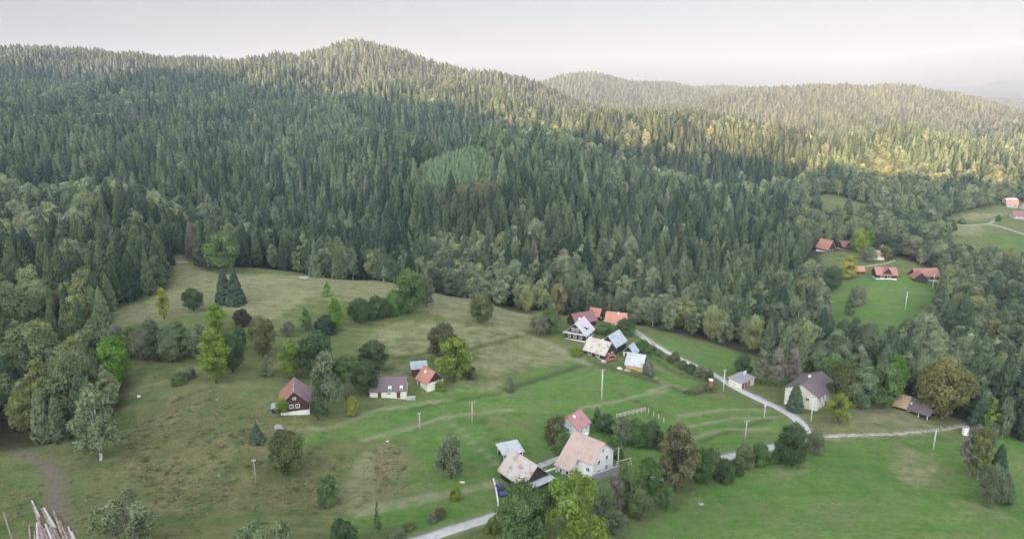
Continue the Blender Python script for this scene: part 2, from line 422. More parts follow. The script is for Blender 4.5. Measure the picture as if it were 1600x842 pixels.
def plain(name, a, b, scale=2.0, rough=.8, stretch=(1, 1, 1), lo=.35, hi=.65, third=None, metal=0.0, bump=0.0, obj=True):
    m, nt = mat(name); N = NT(nt)
    v = N.n('ShaderNodeTexCoord').outputs['Object'] if obj else N.n('ShaderNodeNewGeometry').outputs['Position']
    nz = N.noise(N.scaled(v, stretch), scale, 5, .65)
    c = N.mix(N.ramp(nz, lo, hi), col(*a), col(*b))
    if third: c = N.mix(N.ramp(N.noise(v, .7, 4, .7), .5, .62), c, col(*third))
    p = N.n('ShaderNodeBsdfPrincipled'); nt.links.new(c, p.inputs['Base Color']); p.inputs['Roughness'].default_value = rough; p.inputs['Metallic'].default_value = metal
    p.inputs['Specular IOR Level'].default_value = .3
    if bump:
        bp = N.n('ShaderNodeBump'); bp.inputs['Strength'].default_value = bump; bp.inputs['Distance'].default_value = .05
        nt.links.new(nz, bp.inputs['Height']); nt.links.new(bp.outputs[0], p.inputs['Normal'])
    N.out(p.outputs[0]); return m

def tag(o, label=None, cat=None, group=None, kind=None):
    if label: o['label'] = label
    if cat: o['category'] = cat
    if group: o['group'] = group
    if kind: o['kind'] = kind
    return o
def link_mesh(name, me, parent=None):
    o = bpy.data.objects.new(name, me); C.objects.link(o)
    if parent: o.parent = parent
    return o
def empty(name, loc, rz=0.0):
    o = bpy.data.objects.new(name, None); C.objects.link(o)
    o.location = loc; o.rotation_euler = (0, 0, rz); o.empty_display_size = .5
    return o
def fill(me, V, Fq):
    """mesh from numpy verts and same-size faces"""
    V = np.asarray(V, np.float32); Fq = np.asarray(Fq, np.int32); k = Fq.shape[1]
    me.vertices.add(len(V)); me.vertices.foreach_set('co', V.ravel())
    me.loops.add(Fq.size); me.loops.foreach_set('vertex_index', Fq.ravel())
    me.polygons.add(len(Fq)); me.polygons.foreach_set('loop_start', np.arange(0, Fq.size, k, dtype=np.int32))
    me.update(calc_edges=True); me.validate()

class MB:
    """collects simple solids, then links them as one mesh object"""
    def __init__(s): s.v, s.f, s.mi = [], [], []
    def add(s, vs, fs, mi=0):
        k = len(s.v); s.v += [tuple(p) for p in vs]; s.f += [tuple(i + k for i in f) for f in fs]; s.mi += [mi] * len(fs); return s
    def box(s, x0, x1, y0, y1, z0, z1, mi=0):
        return s.add([(x0,y0,z0),(x1,y0,z0),(x1,y1,z0),(x0,y1,z0),(x0,y0,z1),(x1,y0,z1),(x1,y1,z1),(x0,y1,z1)],
                     [(3,2,1,0),(4,5,6,7),(0,1,5,4),(1,2,6,5),(2,3,7,6),(3,0,4,7)], mi)
    def prism(s, sec, x0, x1, mis=None):             # (y, z) section extruded along x
        n = len(sec)
        vs = [(x0, y, z) for y, z in sec] + [(x1, y, z) for y, z in sec]
        k = len(s.v); s.v += vs
        for i in range(n):
            j = (i + 1) % n; s.f.append((k + i, k + j, k + n + j, k + n + i)); s.mi.append(mis[i] if mis else 0)
        s.f.append(tuple(k + i for i in range(n))[::-1]); s.mi.append(0)
        s.f.append(tuple(k + n + i for i in range(n))); s.mi.append(0)
        return s
    def tube(s, a, b, r0, r1=None, n=6, mi=0, cap=True):
        a, b = Vector(a), Vector(b); r1 = r0 if r1 is None else r1
        d = (b - a).normalized(); q = d.to_track_quat('Z', 'Y')
        vs = []
        for p, r in ((a, r0), (b, r1)):
            for i in range(n):
                t = 2 * math.pi * i / n; vs.append(p + q @ Vector((r * math.cos(t), r * math.sin(t), 0)))
        fs = [(i, (i + 1) % n, n + (i + 1) % n, n + i) for i in range(n)]
        if cap: fs += [tuple(range(n))[::-1], tuple(range(n, 2 * n))]
        return s.add(vs, fs, mi)
    def mesh(s, name, mats, smooth=False):
        me = bpy.data.meshes.new(name); me.from_pydata(s.v, [], s.f)
        for m in (mats if isinstance(mats, (list, tuple)) else [mats]): me.materials.append(m)
        me.polygons.foreach_set('material_index', s.mi)
        if smooth: me.polygons.foreach_set('use_smooth', [True] * len(me.polygons))
        me.update(); return me
    def build(s, name, mats, parent=None, smooth=False): return link_mesh(name, s.mesh(name, mats, smooth), parent)

# ------------------------------------------------------------------ the ground: one sheet to the horizon
def build_ground():
    ny, nx = GZ.shape
    V = np.stack([XX, YY, GZ], -1).reshape(-1, 3)
    i = (np.arange(ny - 1)[:, None] * nx + np.arange(nx - 1)).ravel()
    Fq = np.stack([i, i + 1, i + nx + 1, i + nx], 1)
    me = bpy.data.meshes.new('ground'); fill(me, V, Fq)
    def attr(name, r_, g_, b_):
        a = me.color_attributes.new(name, 'FLOAT_COLOR', 'POINT')
        a.data.foreach_set('color', np.stack([r_.ravel(), g_.ravel(), b_.ravel(), np.ones(ny * nx)], 1).astype(np.float32).ravel())
    attr('cover', g['dry'], g['weeds'], g['fresh'])
    attr('lines', g['track'], g['balk'], g['dirt'])
    a = me.attributes.new('woodland', 'FLOAT', 'POINT')
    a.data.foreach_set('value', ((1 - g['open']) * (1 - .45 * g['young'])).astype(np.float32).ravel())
    me.polygons.foreach_set('use_smooth', np.ones(len(me.polygons), bool))
    me.materials.append(meadow_material())
    o = link_mesh('ground', me); tag(o, kind='structure')
    return o
ground_obj = build_ground()
hb = MB()
top = CAM_Z + 310.0
hb.box(-3600, 3600, -300, 7400, float(GZ.min()) - 1.0, top)
haze_m, hnt = mat('evening_haze')
vol = hnt.nodes.new('ShaderNodeVolumePrincipled'); ho = hnt.nodes.new('ShaderNodeOutputMaterial')
vol.inputs['Color'].default_value = col(.36, .435, .55)
vol.inputs['Density'].default_value = .00017
vol.inputs['Anisotropy'].default_value = .0
hnt.links.new(vol.outputs[0], ho.inputs['Volume'])
if HAZE:
    hz_o = hb.build('haze', haze_m); tag(hz_o, 'thin evening haze filling the valley', 'haze', kind='stuff')
# ------------------------------------------------------------------ tree prototypes (unit height 1, unit width 1)
BARK = plain('bark', (.05, .04, .03), (.11, .09, .07), 3, .95, (1, 1, .3))
GREY_BARK = plain('grey_bark', (.16, .145, .12), (.28, .26, .22), 3, .95, (1, 1, .3))
BIRCH_BARK = plain('birch_bark', (.10, .10, .09), (.52, .50, .46), 5, .9, (1, 1, 2.5), .42, .5)
LEAF_O = leaf_material('foliage', 'OBJECT', .40)
NEEDLE_O = leaf_material('needles', 'OBJECT', .45, .08)
LEAF_W = leaf_material('wood_foliage', 'INSTANCER', .40)
NEEDLE_W = leaf_material('wood_needles', 'INSTANCER', .45, .08)
def leaf_mesh(name, V, Fq, val, m):
    me = bpy.data.meshes.new(name); fill(me, V, Fq)
    a = me.attributes.new('leaf', 'FLOAT', 'FACE'); a.data.foreach_set('value', np.asarray(val, np.float32)[:len(me.polygons)])
    me.materials.append(m); return me
def spruce_geo(seed, levels=24, nb=8, base=.06, taper=.9, slim=1.0, ragged=.25):
    r = np.random.default_rng(seed); V, T, val = [], [], []
    for i in range(levels):
        t = (i + .3 * r.random()) / levels
        z = base + (1 - base) * t
        rad = .5 * slim * (1 - t) ** taper * (0.75 if t < .05 else 1)
        for k in range(nb if t < .8 else max(4, nb - 3)):
            az = 2 * math.pi * (k + r.random() * .9) / nb + i * 1.3
            L = rad * (1 - ragged + 2 * ragged * r.random()) + .012
            drop = L * (.16 + .14 * r.random()); up = .012
            ca, sa = math.cos(az), math.sin(az); w = L * (.30 + .12 * r.random()) + .01
            def P(d, s, h): return (ca * d - sa * s, sa * d + ca * s, z + h)
            b = len(V)
            V += [P(0, 0, up), P(L * .5, 0, -drop * .35), P(L, 0, -drop), P(L * .45, w, -drop * .9 - .012), P(L * .45, -w, -drop * .9 - .012),
                  P(L * .85, w * .6, -drop * 1.5 - .01), P(L * .85, -w * .6, -drop * 1.5 - .01)]
            T += [(b, b + 1, b + 3), (b, b + 4, b + 1), (b + 1, b + 5, b + 3), (b + 1, b + 4, b + 6), (b + 1, b + 2, b + 5), (b + 1, b + 6, b + 2)]
            q = r.random() * .7 + .3 * (t)
            val += list(np.clip(q + (r.random(6) - .5) * .5, 0, 1))
    b = len(V); V += [(.008, 0, .96), (-.004, .007, .96), (-.004, -.007, .96), (0, 0, 1.02)]
    T += [(b, b + 1, b + 3), (b + 1, b + 2, b + 3), (b + 2, b, b + 3)]; val += [.8] * 3
    return np.array(V), np.array(T), val
def broad_geo(seed, shape='round', nclump=34, nleaf=70, leaf=.030, aspect=1.3, base=.16, gaps=.0):
    """aspect = height / width, so that leaves stay square after the crown is stretched"""
    r = np.random.default_rng(seed); cl = []
    hgt = 1 - base
    tries = 0
    while len(cl) < nclump and tries < 4000:
        tries += 1
        t = r.random(); az = r.random() * 6.283
        if shape == 'round': prof = math.sqrt(max(0, 1 - (2 * t - 1) ** 2)) * (1.0 if t > .5 else 1.05)
        elif shape == 'tall': prof = .85 * (math.sin(math.pi * min(1, t * .9 + .1)) ** .7)
        elif shape == 'cone': prof = (1 - t) ** .75 * .95 + .08
        elif shape == 'bush': prof = math.sqrt(max(0, 1 - (t * .95) ** 2))
        else: prof = (math.sin(math.pi * min(1, t * .8 + .2)) ** .6) * (.75 + .35 * r.random())
        cr = (.085 + .075 * r.random()) * (1.25 if shape in ('round', 'bush') else 1)
        if shape == 'cone': cr *= .8 * (1.15 - .6 * t)
        d = (.5 * prof - cr * .55) * math.sqrt(.25 + .75 * r.random())
        if d < 0: d = 0
        z = base + hgt * (t * .92 + .03)
        c = (math.cos(az) * d, math.sin(az) * d, z, cr)
        if any((c[0]-o[0])**2 + (c[1]-o[1])**2 + ((c[2]-o[2]) * aspect)**2 < (.55 * min(cr, o[3]))**2 for o in cl): continue
        cl.append(c)
    PV, val = [], []
    for (x, y, z, cr) in cl:
        hue = r.random()
        nl = int(nleaf * (cr / .12) ** 2)
        d = r.normal(size=(nl, 3)); d /= np.linalg.norm(d, axis=1)[:, None]
        d[:, 2] = np.where((d[:, 2] < -.2) & (r.random(nl) < .6), -d[:, 2], d[:, 2])
        rr = cr * (.60 + .55 * r.random(nl)) * (1 + .25 * np.sin(d[:, 0] * 7 + hue * 9) * np.sin(d[:, 1] * 6 + 2))
        p = d * rr[:, None]; p[:, 2] /= aspect; p += (x, y, z)
        nrm = d + (0, 0, .45) + r.normal(size=(nl, 3)) * .6; nrm /= np.linalg.norm(nrm, axis=1)[:, None]
        u = np.cross(nrm, r.normal(size=(nl, 3))); u /= np.linalg.norm(u, axis=1)[:, None]; w = np.cross(nrm, u)
        s = leaf * (.6 + .8 * r.random(nl))[:, None]; sq = np.array([1, 1, 1 / aspect])
        PV.append(np.stack([p + (u * a + w * b_) * s * sq for a, b_ in ((-1, -.6), (1, -.7), (1.1, .6), (-.9, .7))], 1))
        val += list(np.clip(.15 + .7 * hue + (r.random(nl) - .5) * .5, 0, 1))
    V = np.concatenate(PV).reshape(-1, 3); Q = np.arange(len(V)).reshape(-1, 4)
    return V, Q, val, cl
def trunk_mb(seed, h, rad, limbs, aspect):
    r = random.Random(seed); t = MB()
    pts = [(0, 0, -.06)]
    for k in range(1, 6): pts.append((r.uniform(-.015, .015) * k * .5, r.uniform(-.015, .015) * k * .5, h * k / 5))
    for k in range(5): t.tube(pts[k], pts[k + 1], rad * (1 - .17 * k), rad * (1 - .17 * (k + 1)), 7, cap=False)
    for (x, y, z, cr) in limbs:
        k = r.choice((1, 2, 3, 4)) if z > .5 else r.choice((1, 2))
        a = Vector(pts[k]); b = Vector((x, y, z)); mid = a.lerp(b, .5) + Vector((0, 0, .04))
        t.tube(a, mid, rad * .42, rad * .26, 5, cap=False); t.tube(mid, b, rad * .26, rad * .08, 5, cap=False)
    return t
PROTO = {}
def reg(kind, crown, trunk): PROTO.setdefault(kind, []).append((crown, trunk))
for k in range(5):
    V, T, val = spruce_geo(100 + k, 46, 14, base=(.05, .1, .16, .04, .22)[k], taper=(.66, .55, .6, .85, .5)[k], ragged=.24 + .04 * k)
    tr = MB().tube((0, 0, -.05), (0, 0, .55), .045, .022, 7, cap=False).tube((0, 0, .55), (0, 0, .98), .022, .004, 6, cap=False).mesh('trunk', BARK, True)
    reg('spruce', leaf_mesh('crown', V, T, val, NEEDLE_O), tr)
SPEC = {'round': dict(shape='round', nclump=52, nleaf=170, leaf=.017, aspect=1.2, base=.13),
        'tall': dict(shape='tall', nclump=50, nleaf=150, leaf=.020, aspect=1.8, base=.12),
        'cone': dict(shape='cone', nclump=48, nleaf=130, leaf=.020, aspect=1.9, base=.07),
        'bush': dict(shape='bush', nclump=44, nleaf=190, leaf=.019, aspect=.9, base=.02),
        'loose': dict(shape='loose', nclump=40, nleaf=120, leaf=.019, aspect=1.25, base=.14),
        'airy': dict(shape='loose', nclump=27, nleaf=190, leaf=.015, aspect=1.2, base=.14),
        'birch': dict(shape='loose', nclump=52, nleaf=110, leaf=.018, aspect=1.6, base=.12)}
for kind, sp_ in SPEC.items():
    for k in range(4):
        V, Q, val, cl = broad_geo(hash_seed(kind) + k, **sp_)
        rad = .035 if kind in ('birch', 'cone', 'tall') else .042
        tm = trunk_mb(k + 5, .62 if kind != 'bush' else .3, rad, cl[::1 if kind == 'airy' else 2 if kind in ('loose', 'birch') else 4], sp_['aspect'])
        reg(kind, leaf_mesh('crown', V, Q, val, LEAF_O), tm.mesh('trunk', BIRCH_BARK if kind == 'birch' else GREY_BARK if kind == 'airy' else BARK, True))

LEAFC = {'dark': (.054, .074, .048), 'spruce': (.066, .094, .056), 'darkgreen': (.084, .122, .056), 'green': (.105, .165, .056), 'bright': (.130, .230, .042),
         'yellowgreen': (.185, .245, .050), 'yellow': (.290, .290, .070), 'olive': (.135, .150, .066), 'brown': (.150, .142, .078), 'pale': (.200, .240, .125),
         'greygreen': (.165, .190, .115), 'red': (0.081, 0.060, 0.048), 'golden': (.185, .195, .075), 'greybrown': (.205, .200, .150), 'mid': (.135, .185, .075)}
def plant(kind, x, y, h, w, colour, label, cat, name, group=None, var=None, rz=None):
    k = rng.randrange(len(PROTO[kind])) if var is None else var
    crown, trunk = PROTO[kind][k]
    root = empty(name, (x, y, float(hz(x, y))), rng.uniform(0, 6.28) if rz is None else rz)
    root.scale = (w, w, h)
    t = link_mesh('trunk', trunk, root)
    c = link_mesh('crown', crown, root)
    c.color = (*colour, 1)
    return tag(root, label, cat, group)
NAMES = {'spruce': ('spruce_tree', 'conifer'), 'round': ('broadleaf_tree', 'tree'), 'tall': ('broadleaf_tree', 'tree'), 'cone': ('young_tree', 'tree'),
         'bush': ('bush', 'bush'), 'loose': ('broadleaf_tree', 'tree'), 'airy': ('broadleaf_tree', 'tree'), 'birch': ('birch_tree', 'birch')}
MANUAL = []                                         # (x, y, width) of the trees set one by one
def tree(kind, u, v, hp, wp, cname, label, group=None, name=None):
    if v > 842 and hp > v - 842 + 5: pass
    x, y, z = ground(u, v)
    h = tall(u, v, hp) / 1.0; w = wp / metres(u, v)
    f = rng.uniform(.92, 1.08); c = LEAFC[cname]
    MANUAL.append((x, y, w))
    nm, cat = NAMES[kind]
    return plant(kind, x, y, h, w, (c[0] * f, c[1] * rng.uniform(.95, 1.05), c[2] * f), label, cat, name or nm, group)
# ------------------------------------------------------------------ roads and tracks: thin slabs laid along the ground
def densify(P, step):
    out = [P[0]]
    for a, b in zip(P[:-1], P[1:]):
        k = max(1, int(np.hypot(*(b - a)) / step))
        for i in range(1, k + 1): out.append(a + (b - a) * i / k)
    return np.array(out)
def smooth(P, k=3):
    for _ in range(k):
        Q = P.copy(); Q[1:-1] = P[:-2] * .25 + P[1:-1] * .5 + P[2:] * .25; P = Q
    return P
def strip(name, pts, width, m, lift=.10, kind='structure', label=None, cat=None, taper=None, smoothing=10):
    P = smooth(densify(gpoly(pts), 1.5), smoothing)
    T = np.gradient(P, axis=0); T /= np.linalg.norm(T, axis=1)[:, None]
    Nn = np.stack([-T[:, 1], T[:, 0]], 1)
    V, Fq = [], []
    offs = (-.5, -.5, -.17, .17, .5, .5)
    for i in range(len(P)):
        w = width * (1 + .28 * float(fbm(P[i][0] / 4, P[i][1] / 4, 61 + int(width * 10))))
        for j, o in enumerate(offs):
            q = P[i] + Nn[i] * o * w
            zz = float(hz(q[0], q[1])) + (lift if 0 < j < 5 else -.25) + (.02 if j in (2, 3) else 0)
            V.append((q[0], q[1], zz))
    k = len(offs)
    for i in range(len(P) - 1):
        for j in range(k - 1):
            a = i * k + j; Fq.append((a, a + k, a + k + 1, a + 1))
    me = bpy.data.meshes.new(name); fill(me, V, Fq); me.materials.append(m)
    o = link_mesh(name, me)
    return tag(o, label, cat, kind=kind)
ASPHALT = plain('worn_pale_asphalt', (.40, .40, .39), (.50, .49, .47), .5, .9, (1, 1, 1), .35, .7, (.36, .355, .335), obj=False)
GRAVEL = plain('gravel', (.22, .20, .16), (.42, .39, .32), 1.1, .95, (1, 1, 1), .35, .65, (.10, .12, .05), obj=False)
CONCRETE = plain('concrete', (.34, .34, .33), (.50, .49, .47), 1.2, .9, (1, 1, 1), .35, .7, (.24, .23, .21))
strip('road', [(985,513),(1010,531),(1050,554),(1090,573),(1125,589),(1140,601),(1180,620),(1220,638),(1245,653),(1258,668),(1262,683),(1250,694),(1205,698),(1135,714),(1085,728),(1040,742),(985,764),(930,776),(870,784),(830,792),(785,803),(720,823),(655,843),(540,885)], 3.0, ASPHALT)
strip('gravel_track', [(1262,684),(1285,681),(1400,678),(1470,671),(1515,662),(1545,655)], 1.9, GRAVEL, .06)
strip('path', [(1545,350),(1570,356),(1600,366),(1640,382)], 4.5, GRAVEL, .1)
strip('path', [(1478,351),(1515,352),(1545,350),(1557,342)], 2.6, GRAVEL, .12)
strip('path', [(1348,417),(1385,412),(1398,407)], 1.6, GRAVEL, .1)
strip('path', [(828,735),(850,724),(872,716),(885,712)], 1.9, CONCRETE, .1)

# ------------------------------------------------------------------ houses
def roof_mat(name, a, b, third=None, rough=.55, stripes=True):
    return plain(name, a, b, 2.2, rough, (6, .25, .25) if stripes else (1, 1, 1), .3, .7, third)
M = {
 'red_tile': roof_mat('red_tile', (.27, .12, .095), (.37, .18, .145), (.22, .12, .10)), 'orange_tile': roof_mat('orange_tile', (.36, .15, .105), (.46, .22, .16), (.30, .15, .12)),
 'purple_sheet': roof_mat('purple_sheet', (.22, .17, .20), (.34, .27, .31), (.36, .14, .12)), 'brown_sheet': roof_mat('brown_sheet', (.12, .085, .095), (.17, .125, .135)),
 'maroon_sheet': roof_mat('maroon_sheet', (.16, .07, .075), (.24, .12, .12)), 'beige_tile': roof_mat('beige_tile', (.39, .285, .245), (.46, .35, .305), (.37, .27, .23)),
 'pink_tile': roof_mat('pink_tile', (.34, .15, .155), (.44, .23, .225), (.30, .14, .14)), 'blue_sheet': roof_mat('blue_sheet', (.30, .33, .37), (.41, .44, .48), (.25, .27, .30)),
 'white_sheet': roof_mat('white_sheet', (.38, .40, .43), (.48, .49, .51), (.32, .32, .33)), 'lilac_sheet': roof_mat('lilac_sheet', (.42, .375, .41), (.54, .49, .51)),
 'rusty_white': roof_mat('rusty_white_sheet', (.42, .36, .32), (.52, .47, .44), (.32, .21, .155)), 'patched': roof_mat('patched_sheet', (.40, .35, .30), (.52, .48, .43), (.30, .23, .18)),
 'grey_sheet': roof_mat('grey_sheet', (.22, .22, .24), (.34, .33, .35), (.26, .19, .20)), 'tan_board': roof_mat('tan_board', (.34, .23, .15), (.46, .33, .22)),
 'dark_shingle': roof_mat('dark_shingle', (.09, .07, .07), (.15, .12, .115)),
 'cream': plain('cream_plaster', (.64, .60, .51), (.72, .68, .60), .8, .9, third=(.56, .52, .44)), 'white': plain('white_plaster', (.68, .67, .66), (.78, .77, .76), .8, .9, third=(.60, .59, .57)),
 'red_wood': plain('red_boards', (.060, .028, .024), (.100, .044, .036), 3, .8, (1, 1, .2)), 'dark_wood': plain('dark_boards', (.022, .018, .016), (.050, .040, .034), 3, .85, (1, 1, .2)),
 'yellow_wood': plain('yellow_boards', (.46, .30, .12), (.60, .42, .20), 3, .8, (.3, 1, 1)), 'stone': plain('grey_stone', (.22, .21, .21), (.38, .37, .37), 2.5, .9),
 'brick': plain('brick', (.28, .11, .075), (.36, .16, .11), 4, .9), 'frame': plain('white_paint', (.72, .72, .70), (.80, .80, .78), 3, .5),
 'pane': plain('window_glass', (.015, .018, .022), (.045, .05, .055), 1.5, .12), 'door': plain('brown_door', (.07, .045, .035), (.11, .07, .05), 3, .6),
 'red_door': plain('red_door', (.16, .06, .06), (.22, .09, .085), 3, .6), 'soot': plain('soot', (.02, .02, .02), (.05, .05, .05), 3, .9),
}
def on_face(mb, face, L, W, t, z, w, h, d0, d1):
    """a slab on a wall: t along the wall, from d0 to d1 proud of it"""
    if face == 'F': mb.box(t - w/2, t + w/2, -W/2 - d1, -W/2 - d0, z - h/2, z + h/2)
    elif face == 'B': mb.box(t - w/2, t + w/2, W/2 + d0, W/2 + d1, z - h/2, z + h/2)
    elif face == 'L': mb.box(-L/2 - d1, -L/2 - d0, t - w/2, t + w/2, z - h/2, z + h/2)
    else: mb.box(L/2 + d0, L/2 + d1, t - w/2, t + w/2, z - h/2, z + h/2)
def window(root, face, L, W, t, z, w=.9, h=1.1):
    f = MB()
    b = .13
    for (dt, dz, ww, hh) in ((0, h/2, w + 2*b, b), (0, -h/2, w + 2*b, b), (-w/2 - b/2, 0, b, h - b), (w/2 + b/2, 0, b, h - b)): on_face(f, face, L, W, t + dt, z + dz, ww, hh, -.05, .09)
    on_face(f, face, L, W, t, z, .07, h - b, -.05, .075)
    fo = f.build('window', M['frame'], root)
    p = MB(); on_face(p, face, L, W, t, z, w, h - b, -.05, .045); p.build('pane', M['pane'], fo)
def door(root, face, L, W, t, w=1.0, h=2.1, m='door'):
    d = MB(); on_face(d, face, L, W, t, h/2 + .05, w, h, -.05, .06); do = d.build('door', M[m], root)
    q = MB(); on_face(q, face, L, W, t + w * .36, 1.05, .08, .16, .06, .12); q.build('handle', M['soot'], do)
def chimney(roof, x, y, ztop, s=.55, m='brick', drop=2.2):
    c = MB().box(x - s/2, x + s/2, y - s/2, y + s/2, ztop - drop, ztop); co = c.build('chimney', M[m], roof)
    c2 = MB().box(x - s/2 - .06, x + s/2 + .06, y - s/2 - .06, y + s/2 + .06, ztop - .002, ztop + .1); c2.build('cap', M['soot'], co) if False else None
    return co
def house(name, label, cat, u, v, yaw, L, W, hw, hr, wall, roofm, roofm2=None, oh=.5, og=.45, gable=None, wins=(), doors=(), chims=(), plinth=None, dz=0.0, group=None, plinth_h=.8):
    x, y, z = ground(u, v)
    a = R(yaw); ca, sa = math.cos(a), math.sin(a)
    zs = [float(hz(x + ca*i - sa*j, y + sa*i + ca*j)) for i in (-L/2, 0, L/2) for j in (-W/2, 0, W/2)]
    z = (sum(zs) / len(zs) * .5 + min(zs) * .5) + dz
    root = empty(name, (x, y, z), a)
    CLEARINGS.append((x, y, max(L, W) * 1.25))
    z0 = -1.6
    if plinth: MB().box(-L/2 - .08, L/2 + .08, -W/2 - .08, W/2 + .08, z0, plinth_h).build('plinth', M[plinth], root)
    if gable:
        MB().box(-L/2, L/2, -W/2, W/2, z0 if not plinth else plinth_h - .01, hw).build('wall', M[wall], root)
        MB().prism([(-W/2 + .02, hw + .002), (W/2 - .02, hw + .002), (0, hw + hr - .05)], -L/2 - .03, L/2 + .03).build('gable', M[gable], root)
    else:
        MB().prism([(-W/2, z0 if not plinth else plinth_h - .01), (W/2, z0 if not plinth else plinth_h - .01), (W/2, hw), (0, hw + hr - .05), (-W/2, hw)], -L/2, L/2).build('wall', M[wall], root)
    s = hr / (W / 2); t = .16
    e = W/2 + oh; ze = hw - oh * s
    sec = [(-e, ze + .04), (0, hw + hr + .04), (e, ze + .04), (e, ze + .04 + t), (0, hw + hr + .04 + t), (-e, ze + .04 + t)]
    rm = [M[roofm], M[roofm2 or roofm]]
    ro = MB().prism(sec, -L/2 - og, L/2 + og, [0, 1, 1, 1, 0, 0]).build('roof', rm, root)
    MB().box(-L/2 - og - .01, L/2 + og + .01, -.12, .12, hw + hr + t - .02, hw + hr + t + .09).build('ridge_cap', rm[0], ro)
    for w in wins: window(root, w[0], L, W, *w[1:])
    for d in doors: door(root, d[0], L, W, *d[1:])
    for (cx_, cy_, up, m_) in chims: chimney(ro, cx_, cy_, hw + hr - abs(cy_) * s + up, .6, m_)
    tag(root, label, cat, group)
    return root, ro

# the cottage at the left
r1, ro = house('cottage', 'timber cottage with red and purple roof among trees at the left of the meadow', 'cottage', 462, 634, 106, 8.6, 7.2, 3.4, 3.4, 'red_wood', 'purple_sheet', 'red_tile', .7, .8, plinth='white', plinth_h=1.1,
      wins=[('L', .9, 2.5, .8, 1.0), ('L', -.7, 2.5, .8, 1.0), ('L', 0, 4.7, .6, .6), ('F', 1.5, 2.3, .8, 1.0)], doors=[('F', -2.2, .9, 2.0)])
MB().tube((-4.9, 0, 6.9), (-4.9, 0, 7.9), .07, .03).build('finial', M['frame'], ro)
a = MB().box(-3.4, .2, 4.4, 6.2, 2.0, 2.12); a.build('lean_to_roof', M['blue_sheet'], r1)
MB().box(-3.2, 0, 3.65, 6.0, -1.6, 1.99).build('lean_to', M['dark_wood'], r1)
# the long low house
r2, ro = house('long_house', 'long low cream house with purple brown roof and two dark doorways', 'house', 608, 614, 4, 10.4, 6.0, 2.5, 2.9, 'cream', 'brown_sheet', None, .35, .3,
      doors=[('F', -2.4, 1.0, 1.9), ('F', 3.0, 1.0, 1.9)], wins=[('F', .4, 1.5, .6, .7)])
for tx in (.6, 3.9):
    dm = MB().prism([(-3.35, 2.5), (-2.2, 2.5), (-2.2, 3.6), (-3.35, 3.3)], tx - .45, tx + .45).build('dormer', M['cream'], ro)
    MB().box(tx - .25, tx + .25, -3.40, -3.345, 2.7, 3.15).build('pane', M['pane'], dm)
MB().box(5.3, 7.8, -3.6, -2.2, -1.0, .22).build('terrace', CONCRETE, r2)
# shed and small house by the yellow tree
def mono_shed(name, label, u, v, yaw, L, W, h0, h1, wall, roofm, cat='shed', posts=False):
    x, y, z = ground(u, v); root = empty(name, (x, y, z), R(yaw)); CLEARINGS.append((x, y, max(L, W) * 1.2))
    s = (h1 - h0) / W
    sec = [(-W/2 - .4, h0 - .4*s), (W/2 + .4, h1 + .4*s), (W/2 + .4, h1 + .4*s + .12), (-W/2 - .4, h0 - .4*s + .12)]
    MB().prism(sec, -L/2 - .35, L/2 + .35).build('roof', M[roofm], root)
    if posts:
        for px in (-L/2 + .1, 0, L/2 - .1):
            for py in (-W/2 + .1, W/2 - .1):
                MB().box(px - .08, px + .08, py - .08, py + .08, -1, h0 + (py + W/2) * s - .01).build('post', M['frame'], root)
        MB().box(-L/2 + .2, L/2 - .2, W/2 - .06, W/2, -1, h1 - .2).build('back_wall', M['dark_wood'], root)
        MB().box(L/2 - .06, L/2, -W/2 + .3, W/2 - .3, -1, h0).build('side_wall', M['dark_wood'], root)
    else: MB().prism([(-W/2, -1.2), (W/2, -1.2), (W/2, h1 - .01), (-W/2, h0 - .01)], -L/2, L/2).build('wall', M[wall], root)
    return tag(root, label, cat)
mono_shed('shed', 'dark red shed with sloping blue sheet roof behind the orange-roofed house', 655, 584, 12, 4.6, 3.4, 2.5, 3.3, 'red_wood', 'blue_sheet')
r4, ro = house('small_house', 'small house with orange roof and dark gable beside the yellow green tree', 'house', 672, 602, -50, 5.8, 5.6, 2.6, 2.9, 'cream', 'orange_tile', None, .45, .35, gable='dark_wood',
      wins=[('R', .2, 1.6, .8, .9)], doors=[('F', -1.6, .9, 1.9)], chims=[(-.6, -1.1, .75, 'white')])
# the white hamlet houses
r5, ro = house('white_hut', 'small white house with pink red roof behind the beige-roofed house', 'house', 896, 676, 52, 5.8, 6.4, 3.4, 2.5, 'white', 'pink_tile', None, .45, .35, wins=[('F', -1.2, 2.2, .7, .9), ('F', 1.4, 2.2, .7, .9), ('L', 0, 2.3, .8, 1.0)], chims=[(-1.0, -.8, .6, 'white')], doors=[('L', 1.8, .9, 2.0)])
r6, ro = house('main_house', 'large white house with broad beige tiled roof and windows in its gable', 'house', 919, 731, -42, 8.8, 8.4, 5.2, 3.5, 'white', 'beige_tile', None, .5, .35,
      wins=[('R', -2.0, 1.9, .9, 1.2), ('R', 1.3, 1.9, .9, 1.2), ('R', -2.0, 4.5, .9, 1.2), ('R', 1.3, 4.5, .9, 1.2), ('R', -.3, 6.9, .7, .9), ('R', 2.8, .9, .7, .8), ('F', 2.9, 3.0, .9, 1.1), ('F', 3.0, .9, .9, .9)],
      chims=[(-1.2, .5, 1.0, 'white')])
s6 = 3.5 / 4.2                                        # the porch wing under the long front slope
zt = 5.2 - .5 * s6
MB().prism([(-7.6, zt - 2.2), (-4.72, zt + .02), (-4.72, zt + .18), (-7.6, zt - 2.04)], -4.75, .3).build('porch_roof', M['beige_tile'], r6)
MB().box(-4.4, -.2, -6.6, -4.21, -1.6, 3.3).build('porch_wall', M['white'], r6)
